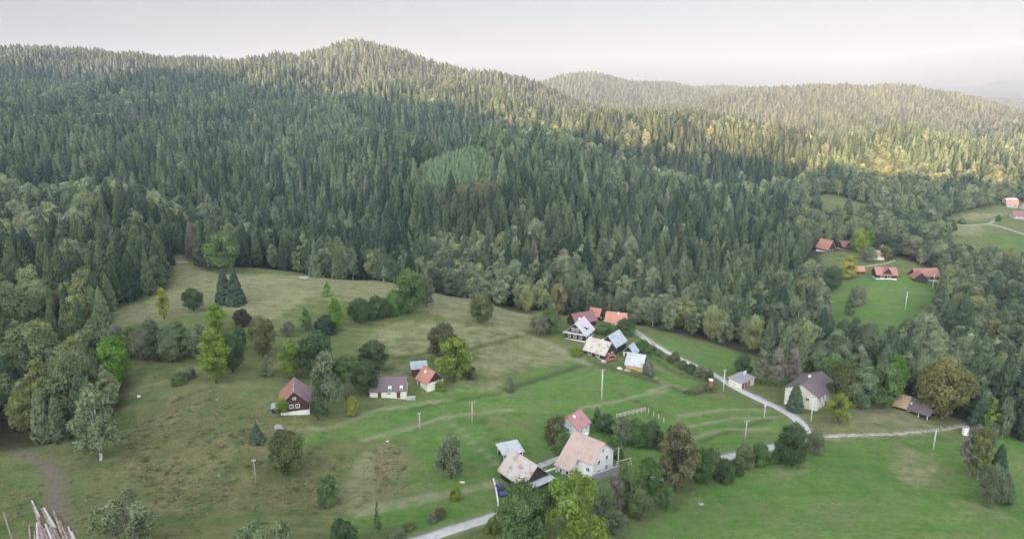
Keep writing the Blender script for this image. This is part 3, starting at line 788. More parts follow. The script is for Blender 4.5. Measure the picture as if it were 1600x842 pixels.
for px in (-4.3, -2.4, -.3): MB().box(px - .1, px + .1, -7.4, -7.2, -1.6, zt - 2.0).build('post', M['frame'], r6)
for px in (-3.2, -1.4):
    w = MB().box(px - .4, px + .4, -6.68, -6.55, 1.0, 2.2).build('porch_window', M['frame'], r6); MB().box(px - .32, px + .32, -6.72, -6.6, 1.08, 2.12).build('pane', M['pane'], w)
# carport, barn
mono_shed('carport', 'open carport with pale sheet roof on white posts above the barn', 797, 714, 22, 5.2, 4.4, 2.3, 2.9, 'dark_wood', 'white_sheet', 'carport', True)
r8, ro = house('barn', 'barn with rusty white sheet roof and dark open gable behind the maple', 'barn', 819, 751, -52, 8.8, 7.4, 2.6, 3.6, 'dark_wood', 'rusty_white', 'white_sheet', .6, .5, gable='dark_wood', doors=[('R', 0, 2.4, 2.3)])
MB().prism([(-4.1, 2.35), (4.1, 2.35), (4.1, 2.5), (-4.1, 2.5)], 4.45, 6.6).build('apron_roof', M['white_sheet'], r8)
for py in (-3.8, 3.8): MB().box(6.3, 6.5, py - .1, py + .1, -1.5, 2.34).build('post', M['dark_wood'], r8)
# the upper hamlet
ra, ro = house('dormer_house', 'dark timber house with lilac white roof, dormer and white windows', 'house', 905, 526, 63, 8.6, 7.6, 2.8, 3.8, 'dark_wood', 'lilac_sheet', None, .7, .5, gable='dark_wood',
      wins=[('L', -2.2, 1.7, .9, 1.1), ('L', 0, 1.7, .9, 1.1), ('L', 2.2, 1.7, .9, 1.1), ('L', -.8, 4.3, .8, 1.0), ('L', .8, 4.3, .8, 1.0), ('F', -2.6, 1.7, .9, 1.1), ('F', .4, 1.7, .9, 1.1), ('F', 2.8, 1.7, .9, 1.1)], plinth='white', plinth_h=.5, chims=[(1.0, .5, 1.1, 'white')])
dm = MB().prism([(-3.2, 3.0), (-.9, 3.0), (-.9, 5.3), (-3.2, 4.5)], -.9, 1.1).build('dormer', M['dark_wood'], ro)
MB().prism([(-3.6, 4.45), (-.7, 5.42), (-.7, 5.56), (-3.6, 4.6)], -1.2, 1.4).build('dormer_roof', M['lilac_sheet'], dm)
MB().prism([(-4.2, 3.0), (4.2, 3.0), (4.2, 3.14), (-4.2, 3.14)], -5.9, -4.3).build('porch_roof', M['lilac_sheet'], ra)
house('maroon_barn', 'long maroon-roofed barn behind the lilac-roofed house', 'barn', 909, 507, 30, 9.6, 6.0, 2.6, 2.8, 'dark_wood', 'maroon_sheet', None, .5, .4)
house('orange_house', 'orange-roofed house with dark gable behind the maroon barn', 'house', 931, 500, -28, 5.4, 5.4, 3.4, 3.0, 'dark_wood', 'orange_tile', None, .5, .4, wins=[('R', 0, 1.8, .9, 1.0)])
house('forest_house', 'orange-roofed house at the forest edge behind the bushes', 'house', 963, 506, -20, 8.0, 6.0, 2.6, 2.9, 'white', 'orange_tile', None, .5, .4, wins=[('F', -2, 1.5, .9, 1.0), ('F', 1.5, 1.5, .9, 1.0)], chims=[(.8, -.4, .7, 'white')])
re_, ro = house('patched_house', 'dark timber house with patched whitish sheet roof facing the pole', 'house', 937, 554, -40, 8.4, 6.6, 2.7, 3.2, 'dark_wood', 'patched', None, .6, .5, gable='dark_wood',
      wins=[('F', -2.0, 1.6, 1.2, 1.4), ('F', 1.3, 1.6, 1.2, 1.4), ('R', -.8, 1.6, 1.0, 1.2), ('R', 1.4, 1.6, .9, 1.1)], plinth='white', plinth_h=.5, chims=[(.6, .8, 1.1, 'white')])
MB().box(-1.2, 5.0, -4.9, -3.39, -1.2, .25).build('terrace', CONCRETE, re_)
house('blue_roof_barn', 'dark barn with pale blue sheet roof behind the patched-roof house', 'barn', 958, 544, 54, 8.0, 6.0, 3.0, 3.2, 'dark_wood', 'blue_sheet', None, .5, .4, gable='dark_wood', doors=[('R', 0, 1.6, 2.2)])
house('summer_hut', 'tiny white hut with pale blue roof behind the yellow-walled barn', 'hut', 985, 556, 58, 4.0, 4.0, 2.3, 2.2, 'white', 'blue_sheet', None, .45, .4, gable='dark_wood', wins=[('L', -.7, 1.3, .8, 1.0)], doors=[('L', .9, .8, 1.9)])
house('yellow_barn', 'barn with yellow board wall and whitish blue sheet roof', 'barn', 994, 574, -26, 5.8, 5.6, 2.4, 2.9, 'yellow_wood', 'white_sheet', None, .5, .4, gable='dark_wood', doors=[('R', 0, 1.2, 2.0)])
# the big house on the bend and its garages
r10, ro = house('bend_house', 'two storey cream house with purple brown roof at the bend of the road', 'house', 1264, 627, 45, 14.0, 10.0, 5.9, 2.5, 'cream', 'brown_sheet', None, .6, .5,
      wins=[('F', t_, 4.3, 1.0, 1.4) for t_ in (-5.2, -2.6, 0, 2.6, 5.2)] + [('F', t_, 1.5, 1.0, 1.4) for t_ in (-5.2, -2.6, 2.6, 5.2)] + [('L', -2.0, 4.2, 1.0, 1.0), ('L', 2.2, 3.6, .9, 1.2)], doors=[('F', 0, 1.0, 2.1)], chims=[(1.0, 1.0, .9, 'white')])
MB().box(-7.0, 7.4, -7.4, -5.01, -1.6, .3).build('terrace', CONCRETE, r10)
x, y, z = ground(1158, 601)
gr = empty('garage_row', (x, y, z), R(39)); CLEARINGS.append((x, y, 9))
MB().prism([(-2.4, -1.2), (2.4, -1.2), (2.4, 2.7), (-2.4, 2.4)], -3.9, 3.9).build('wall', M['cream'], gr)
MB().prism([(-2.8, 2.40), (2.8, 2.75), (2.8, 2.93), (-2.8, 2.58)], -4.2, 4.2).build('roof', M['grey_sheet'], gr)
for px in (-2.7, -1.0, .7):
    d = MB().box(px - .6, px + .6, -2.47, -2.36, .05, 2.0).build('garage_door', M['red_door'], gr); MB().box(px + .3, px + .4, -2.53, -2.47, .9, 1.1).build('handle', M['soot'], d)
for px in (2.6, 3.4): MB().box(px - .2, px + .2, .6, 1.0, 2.5, 3.9).build('chimney', M['white'], gr)
tag(gr, 'low cream garage row with three red doors beside the road', 'garage')
r12, ro = house('wooden_hut', 'dark wooden hut with half tan, half brown roof under the golden tree', 'hut', 1429, 642, -46, 9.4, 5.6, 2.1, 2.2, 'dark_wood', 'dark_shingle', None, .9, .5, wins=[('F', -1.0, 1.3, .7, .8)], doors=[('F', 1.4, 1.0, 1.8)])
s12 = 2.2 / 2.8
MB().prism([(-3.75, 2.1 - .95*s12 + .22), (0, 4.3 + .22), (0, 4.3 + .30), (-3.75, 2.1 - .95*s12 + .30)], -5.25, -1.3).build('tan_roof', M['tan_board'], ro)
MB().box(-.9, -.5, -2.0, -1.6, 2.6, 3.5).build('skylight', M['frame'], ro)
for px in (2.0, 4.4): MB().box(px - .08, px + .08, -3.5, -3.34, -1, 1.55).build('post', M['frame'], r12)
# the houses of the clearing across the stream
rc, ro = house('red_roof_house', 'red-roofed house with long right wing at the top of the right clearing', 'house', 1443, 434, 4, 14.0, 7.0, 3.0, 3.4, 'dark_wood', 'red_tile', None, .7, .5, wins=[('F', t_, 1.7, 1.3, 1.4) for t_ in (-2.5, 1.0, 4.5)], plinth='white', plinth_h=.6)
MB().prism([(-3.6, -1.5), (3.6, -1.5), (3.6, 3.0), (0, 6.3), (-3.6, 3.0)], 0, 8.0).build('wing', M['dark_wood'], rc).matrix_local = Matrix.Translation((-5.2, -1.5, 0)) @ Matrix.Rotation(R(-110), 4, 'Z')
MB().prism([(-4.2, 2.45), (0, 6.35), (4.2, 2.45), (4.2, 2.63), (0, 6.55), (-4.2, 2.63)], -.2, 8.6).build('wing_roof', M['red_tile'], rc).matrix_local = Matrix.Translation((-5.2, -1.5, 0)) @ Matrix.Rotation(R(-110), 4, 'Z')
def front_gable(root, ro, W, m, rm, w=4.6, hgt=5.6, depth=3.6, base=2.4, y0=None):
    g_ = MB().prism([(-w/2, base), (w/2, base), (w/2, base + .8), (0, hgt), (-w/2, base + .8)], 0, depth).build('dormer', M[m], ro)
    g_.matrix_local = Matrix.Translation((0, -W/2 - .15 + depth, 0)) @ Matrix.Rotation(R(-90), 4, 'Z')
    k = MB().prism([(-w/2 - .5, base + .45), (0, hgt + .05), (w/2 + .5, base + .45), (w/2 + .5, base + .62), (0, hgt + .25), (-w/2 - .5, base + .62)], -.1, depth + .6).build('dormer_roof', M[rm], g_)
rd, ro = house('gable_house', 'red-roofed house with dark front gable in the middle of the right clearing', 'house', 1381, 433, -6, 11.0, 7.0, 2.9, 3.2, 'dark_wood', 'red_tile', None, .7, .5, wins=[('F', -2.2, 1.6, 1.6, 1.5), ('F', 1.4, 1.6, 1.6, 1.5)], plinth='white', plinth_h=.5)
front_gable(rd, ro, 7.0, 'dark_wood', 'red_tile', 5.0, 6.6)
house('tool_shed', 'small orange-roofed shed between yellow tree and red-roofed house', 'shed', 1341, 427, 2, 5.0, 4.4, 2.2, 2.2, 'dark_wood', 'orange_tile', None, .5, .4, doors=[('F', 0, 1.2, 1.9)])
rf, ro = house('steep_red_house', 'steep red-roofed house at the left end of the upper clearing', 'house', 1290, 391, 118, 9.0, 7.0, 2.6, 5.2, 'dark_wood', 'red_tile', None, .5, .6, wins=[('L', -1.4, 1.4, .9, 1.1), ('L', 1.2, 1.4, .9, 1.1)], plinth='white')
house('dark_roof_house', 'tall purple brown roofed house under the trees behind the red roofs', 'house', 1305, 381, 12, 6.4, 6.0, 4.2, 4.6, 'dark_wood', 'brown_sheet', None, .5, .4, wins=[('F', 0, 2.0, .9, 1.0)])
rg, ro = house('veranda_house', 'maroon-roofed house with small front gable left of the yellow green trees', 'house', 1321, 388, 6, 8.4, 6.0, 2.4, 2.8, 'dark_wood', 'maroon_sheet', None, .6, .4, wins=[('F', 2.6, 1.4, .9, 1.0)], plinth='cream', plinth_h=.4)
front_gable(rg, ro, 6.0, 'dark_wood', 'maroon_sheet', 3.6, 5.0, 3.0, 2.2)
house('hidden_house', 'brown-roofed house half hidden among round trees of the clearing', 'house', 1367, 404, -8, 9.0, 6.0, 2.4, 2.9, 'cream', 'tan_board', None, .5, .4, wins=[('F', 0, 1.3, .9, 1.0)])
house('far_house', 'maroon-roofed house with white windows by the far right meadow track', 'house', 1590, 341, -4, 11.0, 7.0, 3.0, 3.2, 'stone', 'maroon_sheet', None, .6, .5, wins=[('F', t_, 1.8, 1.3, 1.4) for t_ in (-4.5, -1.5, 1.5, 4.5)], chims=[(2, 1, .9, 'white')])
house('far_house', 'orange-roofed house above the far right meadow', 'house', 1580, 323, -24, 9.0, 7.0, 2.8, 3.8, 'stone', 'orange_tile', None, .6, .5, wins=[('F', -2, 1.7, 1.3, 1.4), ('F', 2, 1.7, 1.3, 1.4)])
house('far_barn', 'long barn with whitish roof behind the orange-roofed far house', 'barn', 1578, 317, 2, 11.0, 6.0, 2.6, 2.0, 'stone', 'lilac_sheet', None, .5, .4)
house('far_house', 'maroon-roofed house cut by the right edge of the view beyond the far meadow', 'house', 1606, 327, 8, 11.0, 8.0, 3.0, 3.0, 'stone', 'maroon_sheet', None, .5, .4)

# ------------------------------------------------------------------ trees and bushes that stand alone
T_ = [
 ('round', 350, 424, 58, 54, 'mid', 'round mid green tree at the upper left end of the meadow'),
 ('spruce', 352, 473, 54, 30, 'dark', 'dark spruce below the round tree, left one of a close pair'),
 ('spruce', 369, 475, 60, 32, 'dark', 'dark spruce below the round tree, right one of a close pair'),
 ('tall', 257, 500, 52, 24, 'yellow', 'small slim yellow tree in the dry meadow by the dark spruces'),
 ('round', 303, 486, 34, 32, 'darkgreen', 'small dark green tree in the dry meadow beside the slim yellow one'),
 ('tall', 340, 520, 48, 36, 'yellowgreen', 'yellow green tree standing just above the big bright tree'),
 ('bush', 378, 507, 22, 30, 'red', 'dark reddish bush right of the yellow green tree'),
 ('tall', 338, 598, 87, 58, 'yellowgreen', 'big bright yellow green tree in the upper left meadow'),
 ('round', 364, 582, 58, 40, 'darkgreen', 'dark green tree half behind the big bright tree'),
 ('round', 411, 556, 57, 42, 'olive', 'rounded olive tree right of the big bright tree'),
 ('cone', 418, 588, 34, 28, 'greygreen', 'small grey green tree below the rounded olive tree'),
 ('cone', 478, 427, 66, 38, 'pale', 'pale cone-shaped birch alone at the top edge of the meadow'),
 ('cone', 425, 418, 34, 28, 'mid', 'small pale cone-shaped tree at the forest edge left of the birch'),
 ('cone', 512, 464, 27, 20, 'bright', 'tiny bright green cone-shaped tree in the open meadow'),
 ('cone', 478, 516, 38, 26, 'green', 'green cone-shaped tree left of the bright green one'),
 ('tall', 525, 517, 51, 34, 'bright', 'bright green tree in the middle of the meadow'),
 ('bush', 507, 523, 27, 36, 'dark', 'dark spreading bush at the foot of the bright green tree'),
 ('loose', 450, 526, 26, 24, 'greybrown', 'sparse greyish bush in the meadow above the cottage'),
 ('round', 563, 506, 38, 38, 'darkgreen', 'dark round tree at the left end of the meadow copse'),
 ('bush', 590, 499, 34, 40, 'darkgreen', 'dark low tree second from left in the meadow copse'),
 ('bush', 614, 492, 34, 34, 'green', 'green low tree in the middle of the meadow copse'),
 ('round', 640, 489, 62, 56, 'green', 'tallest round tree of the meadow copse'),
 ('loose', 667, 480, 50, 32, 'greygreen', 'grey green tree at the right end of the meadow copse'),
 ('round', 752, 506, 44, 38, 'olive', 'lone olive round tree near the upper edge of the meadow'),
 ('round', 692, 566, 58, 48, 'brown', 'brownish dark tree behind the yellow green tree by the orange roof'),
 ('loose', 711, 597, 72, 60, 'yellowgreen', 'yellow green airy tree right of the orange-roofed small house'),
 ('bush', 688, 609, 14, 16, 'yellowgreen', 'small yellowish bush at the gable of the orange-roofed house'),
 ('tall', 455, 592, 62, 42, 'yellowgreen', 'yellow green tree behind the red and purple roofed cottage'),
 ('round', 498, 590, 66, 62, 'darkgreen', 'broad dark tree behind the cottage at left'),
 ('loose', 512, 648, 102, 50, 'greygreen', 'tall grey green willow right of the cottage'),
 ('cone', 498, 656, 60, 34, 'darkgreen', 'dark conical tree close to the right wall of the cottage'),
 ('cone', 546, 628, 46, 22, 'greygreen', 'slim grey green tree between the willow and the long house'),
 ('loose', 551, 650, 30, 28, 'yellow', 'small pale yellow bush in front of the slim grey green tree'),
 ('round', 585, 582, 46, 46, 'darkgreen', 'dark green tree behind the left end of the long house'),
 ('round', 572, 617, 50, 40, 'darkgreen', 'dark green tree touching the left end of the long house'),
 ('bush', 540, 590, 30, 48, 'green', 'low green thicket between the dark trees above the cottage'),
 ('loose', 442, 648, 26, 30, 'yellowgreen', 'thin yellowish shrub in front of the cottage gable'),
 ('spruce', 402, 690, 33, 24, 'spruce', 'small dark spruce alone in the weedy lower meadow'),
 ('round', 450, 741, 66, 58, 'olive', 'dense olive egg-shaped tree in the weedy lower meadow'),
 ('birch', 158, 718, 115, 78, 'pale', 'big pale birch with white trunk at the left edge of the meadow'),
 ('airy', 205, 866, 104, 100, 'pale', 'big grey green willow bush at the bottom left'),
 ('airy', 400, 876, 66, 66, 'pale', 'pale willow bush at the bottom edge, left half of a pair'),
 ('bush', 440, 874, 54, 50, 'pale', 'pale willow bush at the bottom edge, right half of a pair'),
 ('bush', 538, 866, 50, 50, 'darkgreen', 'dark bush at the bottom edge left of the road'),
 ('cone', 591, 832, 50, 15, 'green', 'very slim young tree in the lower meadow near the road'),
 ('bush', 513, 788, 44, 34, 'mid', 'light green shrub in the lower meadow below the olive tree'),
 ('loose', 704, 748, 68, 54, 'greygreen', 'ragged grey green tree in the meadow left of the carport'),
 ('bush', 712, 780, 18, 20, 'yellowgreen', 'small yellowish bush between ragged tree and road'),
 ('round', 185, 602, 72, 48, 'bright', 'bright green tree at the edge of the left wood'),
 ('round', 818, 852, 92, 82, 'mid', 'large dark maple beside the road at the bottom, in front of the barn'),
 ('airy', 900, 862, 132, 108, 'yellowgreen', 'large yellow green tree with bare limbs below the white house'),
 ('tall', 1055, 768, 108, 76, 'brown', 'tall bronze brown tree right of the white house'),
 ('round', 985, 795, 62, 46, 'mid', 'green round tree below the retaining wall'),
 ('round', 1012, 776, 56, 44, 'green', 'green tree between retaining wall and bronze tree'),
 ('round', 1000, 812, 44, 40, 'mid', 'green bushy tree lowest of the row below the retaining wall'),
 ('bush', 962, 790, 46, 42, 'greybrown', 'greyish bush left of the green trees below the wall'),
 ('bush', 945, 800, 40, 40, 'greygreen', 'grey green bush right of the big yellow green tree'),
 ('tall', 1040, 798, 42, 30, 'mid', 'small green tree at the foot of the bronze tree'),
 ('bush', 965, 832, 30, 34, 'greygreen', 'low grey green bush at the bottom right of the yellow green tree'),
 ('bush', 1092, 748, 44, 36, 'green', 'green bush directly right of the bronze tree'),
 ('bush', 1112, 742, 40, 34, 'mid', 'green bush second to the right of the bronze tree'),
 ('bush', 1133, 752, 32, 30, 'darkgreen', 'dark bush below the pale stretch of road'),
 ('bush', 1162, 728, 34, 32, 'mid', 'green bush between the two visible stretches of road'),
 ('bush', 1188, 724, 30, 32, 'green', 'green bush left of the dark tree on the road bend'),
 ('round', 1237, 729, 62, 48, 'darkgreen', 'dark green tree on the inside of the road bend'),
 ('bush', 1272, 706, 32, 28, 'greygreen', 'grey green bush on the outside of the road bend'),
 ('bush', 868, 690, 40, 36, 'olive', 'olive bush left of the pink-roofed small house'),
 ('bush', 882, 706, 28, 34, 'mid', 'green bush below the pink-roofed small house'),
 ('cone', 932, 664, 30, 20, 'darkgreen', 'small dark conical bush right of the pink-roofed house'),
 ('bush', 948, 676, 26, 36, 'darkgreen', 'dark bush behind the beige roof, nearest the conical bush'),
 ('bush', 972, 688, 34, 40, 'greygreen', 'grey green bush behind the white house, middle of the row'),
 ('bush', 995, 694, 36, 38, 'green', 'green bush behind the white house, third of the row'),
 ('bush', 1020, 700, 38, 36, 'darkgreen', 'dark bush beside the bronze tree, last of the row'),
 ('bush', 960, 712, 26, 30, 'green', 'green garden bush right of the white house gable'),
 ('bush', 928, 745, 12, 20, 'darkgreen', 'dark shrub at the foot of the white house gable'),
 ('tall', 1189, 600, 54, 30, 'greybrown', 'greyish brown tree left of three behind the garages'),
 ('tall', 1212, 604, 60, 34, 'greybrown', 'greyish brown tree middle of three behind the garages'),
 ('tall', 1236, 602, 56, 34, 'greybrown', 'brownish tree right of three behind the big cream house'),
 ('round', 1161, 587, 30, 28, 'darkgreen', 'small dark green tree directly behind the garages'),
 ('cone', 1235, 556, 38, 24, 'mid', 'light cone-shaped tree at the forest edge above the cream house'),
 ('loose', 1309, 660, 46, 40, 'yellowgreen', 'bright yellow green tree at the right corner of the cream house'),
 ('spruce', 1241, 642, 46, 24, 'spruce', 'dark small spruce before the gable of the cream house'),
 ('round', 1470, 652, 86, 74, 'golden', 'large golden green round tree over the wooden hut'),
 ('round', 1318, 634, 66, 52, 'olive', 'olive green tree behind the right corner of the cream house'),
 ('tall', 1345, 640, 78, 52, 'greygreen', 'grey green tree between the cream house and the wooden hut'),
 ('round', 1378, 638, 66, 54, 'mid', 'mid green tree just left of the wooden hut'),
 ('tall', 1396, 622, 70, 40, 'bright', 'bright green tree behind the left end of the wooden hut'),
 ('round', 1300, 604, 46, 44, 'mid', 'round green tree behind the roof of the cream house'),
 ('birch', 1515, 742, 80, 38, 'greybrown', 'bronze birch left of the clump on the right meadow'),
 ('birch', 1527, 750, 84, 36, 'golden', 'bronze birch in the middle of the clump on the right meadow'),
 ('birch', 1535, 742, 86, 30, 'greygreen', 'grey green birch rear of the clump on the right meadow'),
 ('spruce', 1556, 752, 60, 34, 'dark', 'dark spruce behind the clump on the right meadow'),
 ('round', 1546, 792, 62, 40, 'greygreen', 'rounded grey green tree lowest of the clump on the right meadow'),
 ('spruce', 1562, 782, 50, 34, 'darkgreen', 'dark green spruce right of the rounded tree of the clump'),
 ('cone', 1545, 682, 60, 34, 'yellowgreen', 'yellow green cone-shaped tree at the end of the gravel track'),
 ('spruce', 1530, 668, 52, 34, 'spruce', 'dark spruce beside the golden tree at the end of the track'),
 ('birch', 1566, 684, 66, 26, 'greygreen', 'slim birch with white trunk right of the cone-shaped tree'),
 ('tall', 1325, 438, 40, 32, 'yellow', 'yellow tree beside the small orange-roofed shed'),
 ('round', 1300, 454, 36, 30, 'darkgreen', 'dark round tree at the left edge of the right clearing'),
 ('bush', 1340, 476, 28, 28, 'greygreen', 'grey green bush in the slope of the right clearing'),
 ('cone', 1326, 492, 26, 22, 'darkgreen', 'dark small tree low in the right clearing'),
 ('round', 1425, 404, 32, 40, 'greygreen', 'broad grey green tree between the two red-roofed houses'),
 ('round', 1341, 394, 34, 30, 'yellowgreen', 'yellow green tree right of the maroon-roofed house'),
 ('tall', 1356, 394, 36, 24, 'bright', 'light green slim tree next to the maroon-roofed house'),
 ('round', 1356, 409, 22, 26, 'greybrown', 'greyish tree left of the half hidden brown roof'),
 ('round', 1382, 406, 20, 20, 'olive', 'olive tree right of the half hidden brown roof'),
 ('round', 1283, 303, 26, 22, 'greygreen', 'round tree right of two in the small upper clearing'),
 ('round', 1256, 305, 24, 22, 'greygreen', 'round tree left of two in the small upper clearing'),
 ('tall', 1466, 336, 22, 12, 'mid', 'slim light tree at the left end of the far meadow'),
 ('tall', 1501, 332, 20, 8, 'greybrown', 'bare thin grey tree at the back of the far meadow'),
 ('bush', 1482, 362, 18, 22, 'darkgreen', 'dark bush where the track leaves the far meadow'),
 ('bush', 1502, 350, 9, 12, 'mid', 'small bush in the middle of the far meadow track'),
 ('bush', 1559, 346, 9, 9, 'darkgreen', 'little dark bush at the fork of the far meadow track'),
 ('round', 860, 521, 38, 34, 'mid', 'pale green tree left of the lilac-roofed house'),
 ('round', 843, 524, 30, 30, 'greygreen', 'grey green tree further left of the lilac-roofed house'),
 ('bush', 947, 522, 16, 34, 'green', 'green bush between the upper hamlet roofs'),
 ('bush', 976, 522, 22, 34, 'darkgreen', 'dark bush in front of the orange roof at the forest edge'),
 ('bush', 1004, 552, 20, 26, 'green', 'green bush right of the tiny white hut'),
 ('bush', 1012, 586, 20, 20, 'greybrown', 'greyish bush right of the yellow-walled barn'),
 ('bush', 900, 555, 12, 18, 'yellowgreen', 'yellowish shrub left of the patched-roof house'),
 ('bush', 1055, 562, 12, 14, 'olive', 'olive bush beside the upper road'),
 ('bush', 797, 612, 22, 12, 'greybrown', 'thin bare bush alone in the mown meadow'),
 ('bush', 280, 600, 18, 26, 'mid', 'small green shrub in the shade of the left meadow'),
 ('bush', 298, 590, 16, 16, 'greygreen', 'small grey green shrub left of the big bright tree'),
 ('bush', 495, 518, 14, 20, 'greygreen', 'low grey shrub by the dark spreading bush'),
 ('bush', 735, 590, 16, 24, 'mid', 'low green shrub at the foot of the airy yellow green tree'),
]
for t in T_: tree(*t)
for k, (u, v, hp, wp, cn) in enumerate([(184,556,44,34,'greygreen'),(205,560,52,36,'mid'),(225,563,50,36,'greygreen'),(246,565,56,40,'darkgreen'),(268,566,54,38,'greygreen'),(290,562,52,40,'mid'),(312,560,50,38,'greygreen'),(376,548,40,30,'darkgreen'),(236,548,46,36,'greygreen'),(280,546,46,38,'mid')]):
    tree('tall' if k % 2 else 'round', u, v, hp, wp, cn, 'grey green tree of the dense row crossing the left meadow', 'trees of the row across the left meadow')
for k, (u, v, hp, wp, cn) in enumerate([(1030,556,9,16,'greygreen'),(1048,566,10,16,'olive'),(1066,575,11,18,'green'),(1080,583,14,18,'darkgreen'),(1095,590,18,22,'greygreen'),(1108,594,16,14,'darkgreen'),(1020,548,8,14,'mid')]):
    tree('bush', u, v, hp, wp, cn, 'bush of the hedge along the lower side of the upper road', 'bushes of the hedge along the upper road')
for k, (u, v, hp, wp, cn) in enumerate([(1078,616,7,18,'olive'),(1092,612,8,18,'greygreen'),(1106,610,7,16,'olive')]):
    tree('bush', u, v, hp, wp, cn, 'low scrub on the dark bank left of the tall pole', 'scrub on the bank')
for k, (u, v, hp, wp, cn) in enumerate([(640,826,9,20,'olive'),(676,814,12,18,'greygreen'),(688,808,14,20,'olive'),(620,838,12,26,'greygreen'),(1060,728,22,22,'mid'),(1150,740,20,24,'darkgreen'),(1215,722,18,22,'mid'),(860,800,34,30,'green'),(770,830,20,24,'yellowgreen')]):
    tree('bush', u, v, hp, wp, cn, 'roadside bush on the verge of the lower road', 'bushes on the verge of the lower road')
# ------------------------------------------------------------------ woods
def in_poly(pts): return gpoly(pts)
BELT = gpoly([(560,448),(690,458),(760,474),(830,492),(980,498),(1020,514),(1120,537),(1180,557),(1275,588)])
def belt_dist(x, y): return polydist(BELT, x, y)
RIGHTW = gpoly([(1275,590),(1262,470),(1235,350),(1250,300),(1390,312),(1480,335),(1720,300),(1720,690),(1540,655),(1430,620)])
LEFTW = gpoly([(-120,700),(190,640),(178,560),(150,490),(60,470),(-120,455)])
LCREST = gpoly([(-60,372),(30,358),(120,330),(245,310),(258,345),(130,372),(40,412),(-60,420)])
def crest(us, y0, y1):                               # where the ground stands highest against the sky line seen along an azimuth
    out = []
    for u in us:
        a = ray(u, 300)[0]; Y = np.arange(y0, y1, 4.0); k = np.argmax((hz(a * Y, Y) - CAM_Z) / Y); out.append((a * Y[k], Y[k]))
    return np.array(out)
ACREST = crest(range(880, 1260, 30), 520, 735)
HUMP = crest(range(10, 260, 30), 340, 470)
FLOW = gpoly([(1310,312),(1340,262),(1480,285),(1720,285),(1720,325),(1480,330)])
CORNER = gpoly([(270,398),(300,388),(330,420),(425,416),(430,370),(330,350),(275,360)])

def scatter(y0, y1, step):
    pts = []
    ys = np.arange(y0, y1, step)
    for k, yy in enumerate(ys):
        half = .80 * yy + 30
        xs = np.arange(-half, half, step) + (k % 2) * step * .5
        pts.append(np.stack([xs, np.full(len(xs), yy)], 1))
    P = np.concatenate(pts)
    return P + nrng.uniform(-.42, .42, P.shape) * step
P = np.concatenate([scatter(120, 380, 6.4), scatter(380, 950, 7.0), scatter(950, 1850, 7.8), scatter(1850, 3300, 11.0)])
dense = scatter(480, 600, 3.0); dense = dense[bil(g['young'], dense[:, 0], dense[:, 1]) > nrng.uniform(.3, .9, len(dense))]
P = P[bil(g['young'], P[:, 0], P[:, 1]) <= .5]; P = np.concatenate([P, dense])
x, y = P[:, 0], P[:, 1]
op_ = bil(g['open'], x, y); yg = bil(g['young'], x, y)
keep = (op_ < .4) & ~((y < 150) & (x > -60)) & (y > 125)
# clearings felled in the far wood
keep &= ~((fbm(x / 90, y / 140, 61) > .30) & (y > 420) & (y < 1000) & (nrng.random(len(x)) < .5))
P = P[keep]; x, y, yg = P[:, 0], P[:, 1], yg[keep]
z = hz(x, y)
bd = belt_dist(x, y)
bf = np.full(len(x), .07) + .6 * (fbm(x / 80, y / 110, 71) > .13) * (y > 380) * (y < 1200)
bf = np.maximum(bf, .86 * (1 - sstep(30, 105, bd)))
bf = np.where(inside(RIGHTW, x, y), .80, bf)
bf = np.where(inside(LEFTW, x, y), .85, bf)
bf = np.where(inside(LCREST, x, y) | (polydist(HUMP, x, y) < 28), .96, bf)
bf = np.where((polydist(ACREST, x, y) < 24), .85, bf)
bf = np.where(inside(FLOW, x, y), .8, bf)
bf = np.where(inside(CORNER, x, y), .6, bf)
broad = nrng.random(len(x)) < bf
thin = ~broad & (yg < .5) & (fbm(x / 16, y / 20, 151) > .10) & (nrng.random(len(x)) < .38)
# crowns of broadleaves need more room
drop = (broad & (nrng.random(len(x)) < .22)) | thin
sel = ~drop
P, x, y, z, yg, bd, broad = P[sel], x[sel], y[sel], z[sel], yg[sel], bd[sel], broad[sel]
n = len(x)
stand = fbm(x / 60, y / 80, 77) + .5
H = np.where(broad, 12.5 + 8.5 * nrng.random(n), (19 + 9 * stand) * (.62 + .56 * nrng.random(n)))
near_edge = 1 - sstep(8, 50, bd)
H = np.where(broad & (bd < 60), H * .9, H)
H = np.where(y < 380, H * .82, H * .90)
WD = np.where(broad, H * (.52 + .30 * nrng.random(n)), H * (.22 + .10 * nrng.random(n)) + 1.7)
yk = yg > .5
broad &= ~yk
H = np.where(yk, 4.0 + 3 * nrng.random(n), H); WD = np.where(yk, 3.0 + nrng.random(n), WD)
# keep clear of the trees set by hand and of the houses
for (mx, my, mw) in MANUAL + CLEARINGS:
    k = np.hypot(x - mx, y - my) > mw * .5 + 1.5
    P, x, y, z, yg, bd, broad, H, WD, yk = P[k], x[k], y[k], z[k], yg[k], bd[k], broad[k], H[k], WD[k], yk[k]
n = len(x)
# the clearings stay open to view: no crown of the wood leans over them
ut, vt, _ = project(x, y, z + H * .97); um, vm, _ = project(x, y, z + H * .55)
k = np.ones(n, bool)
for poly_ in CLEAR_PX:
    pp = np.array(poly_, float); k &= ~((inside(pp, ut, vt) | inside(pp, um, vm)) & (nrng.random(n) < .94)) | yk
P, x, y, z, yg, bd, broad, H, WD, yk = P[k], x[k], y[k], z[k], yg[k], bd[k], broad[k], H[k], WD[k], yk[k]
n = len(x)
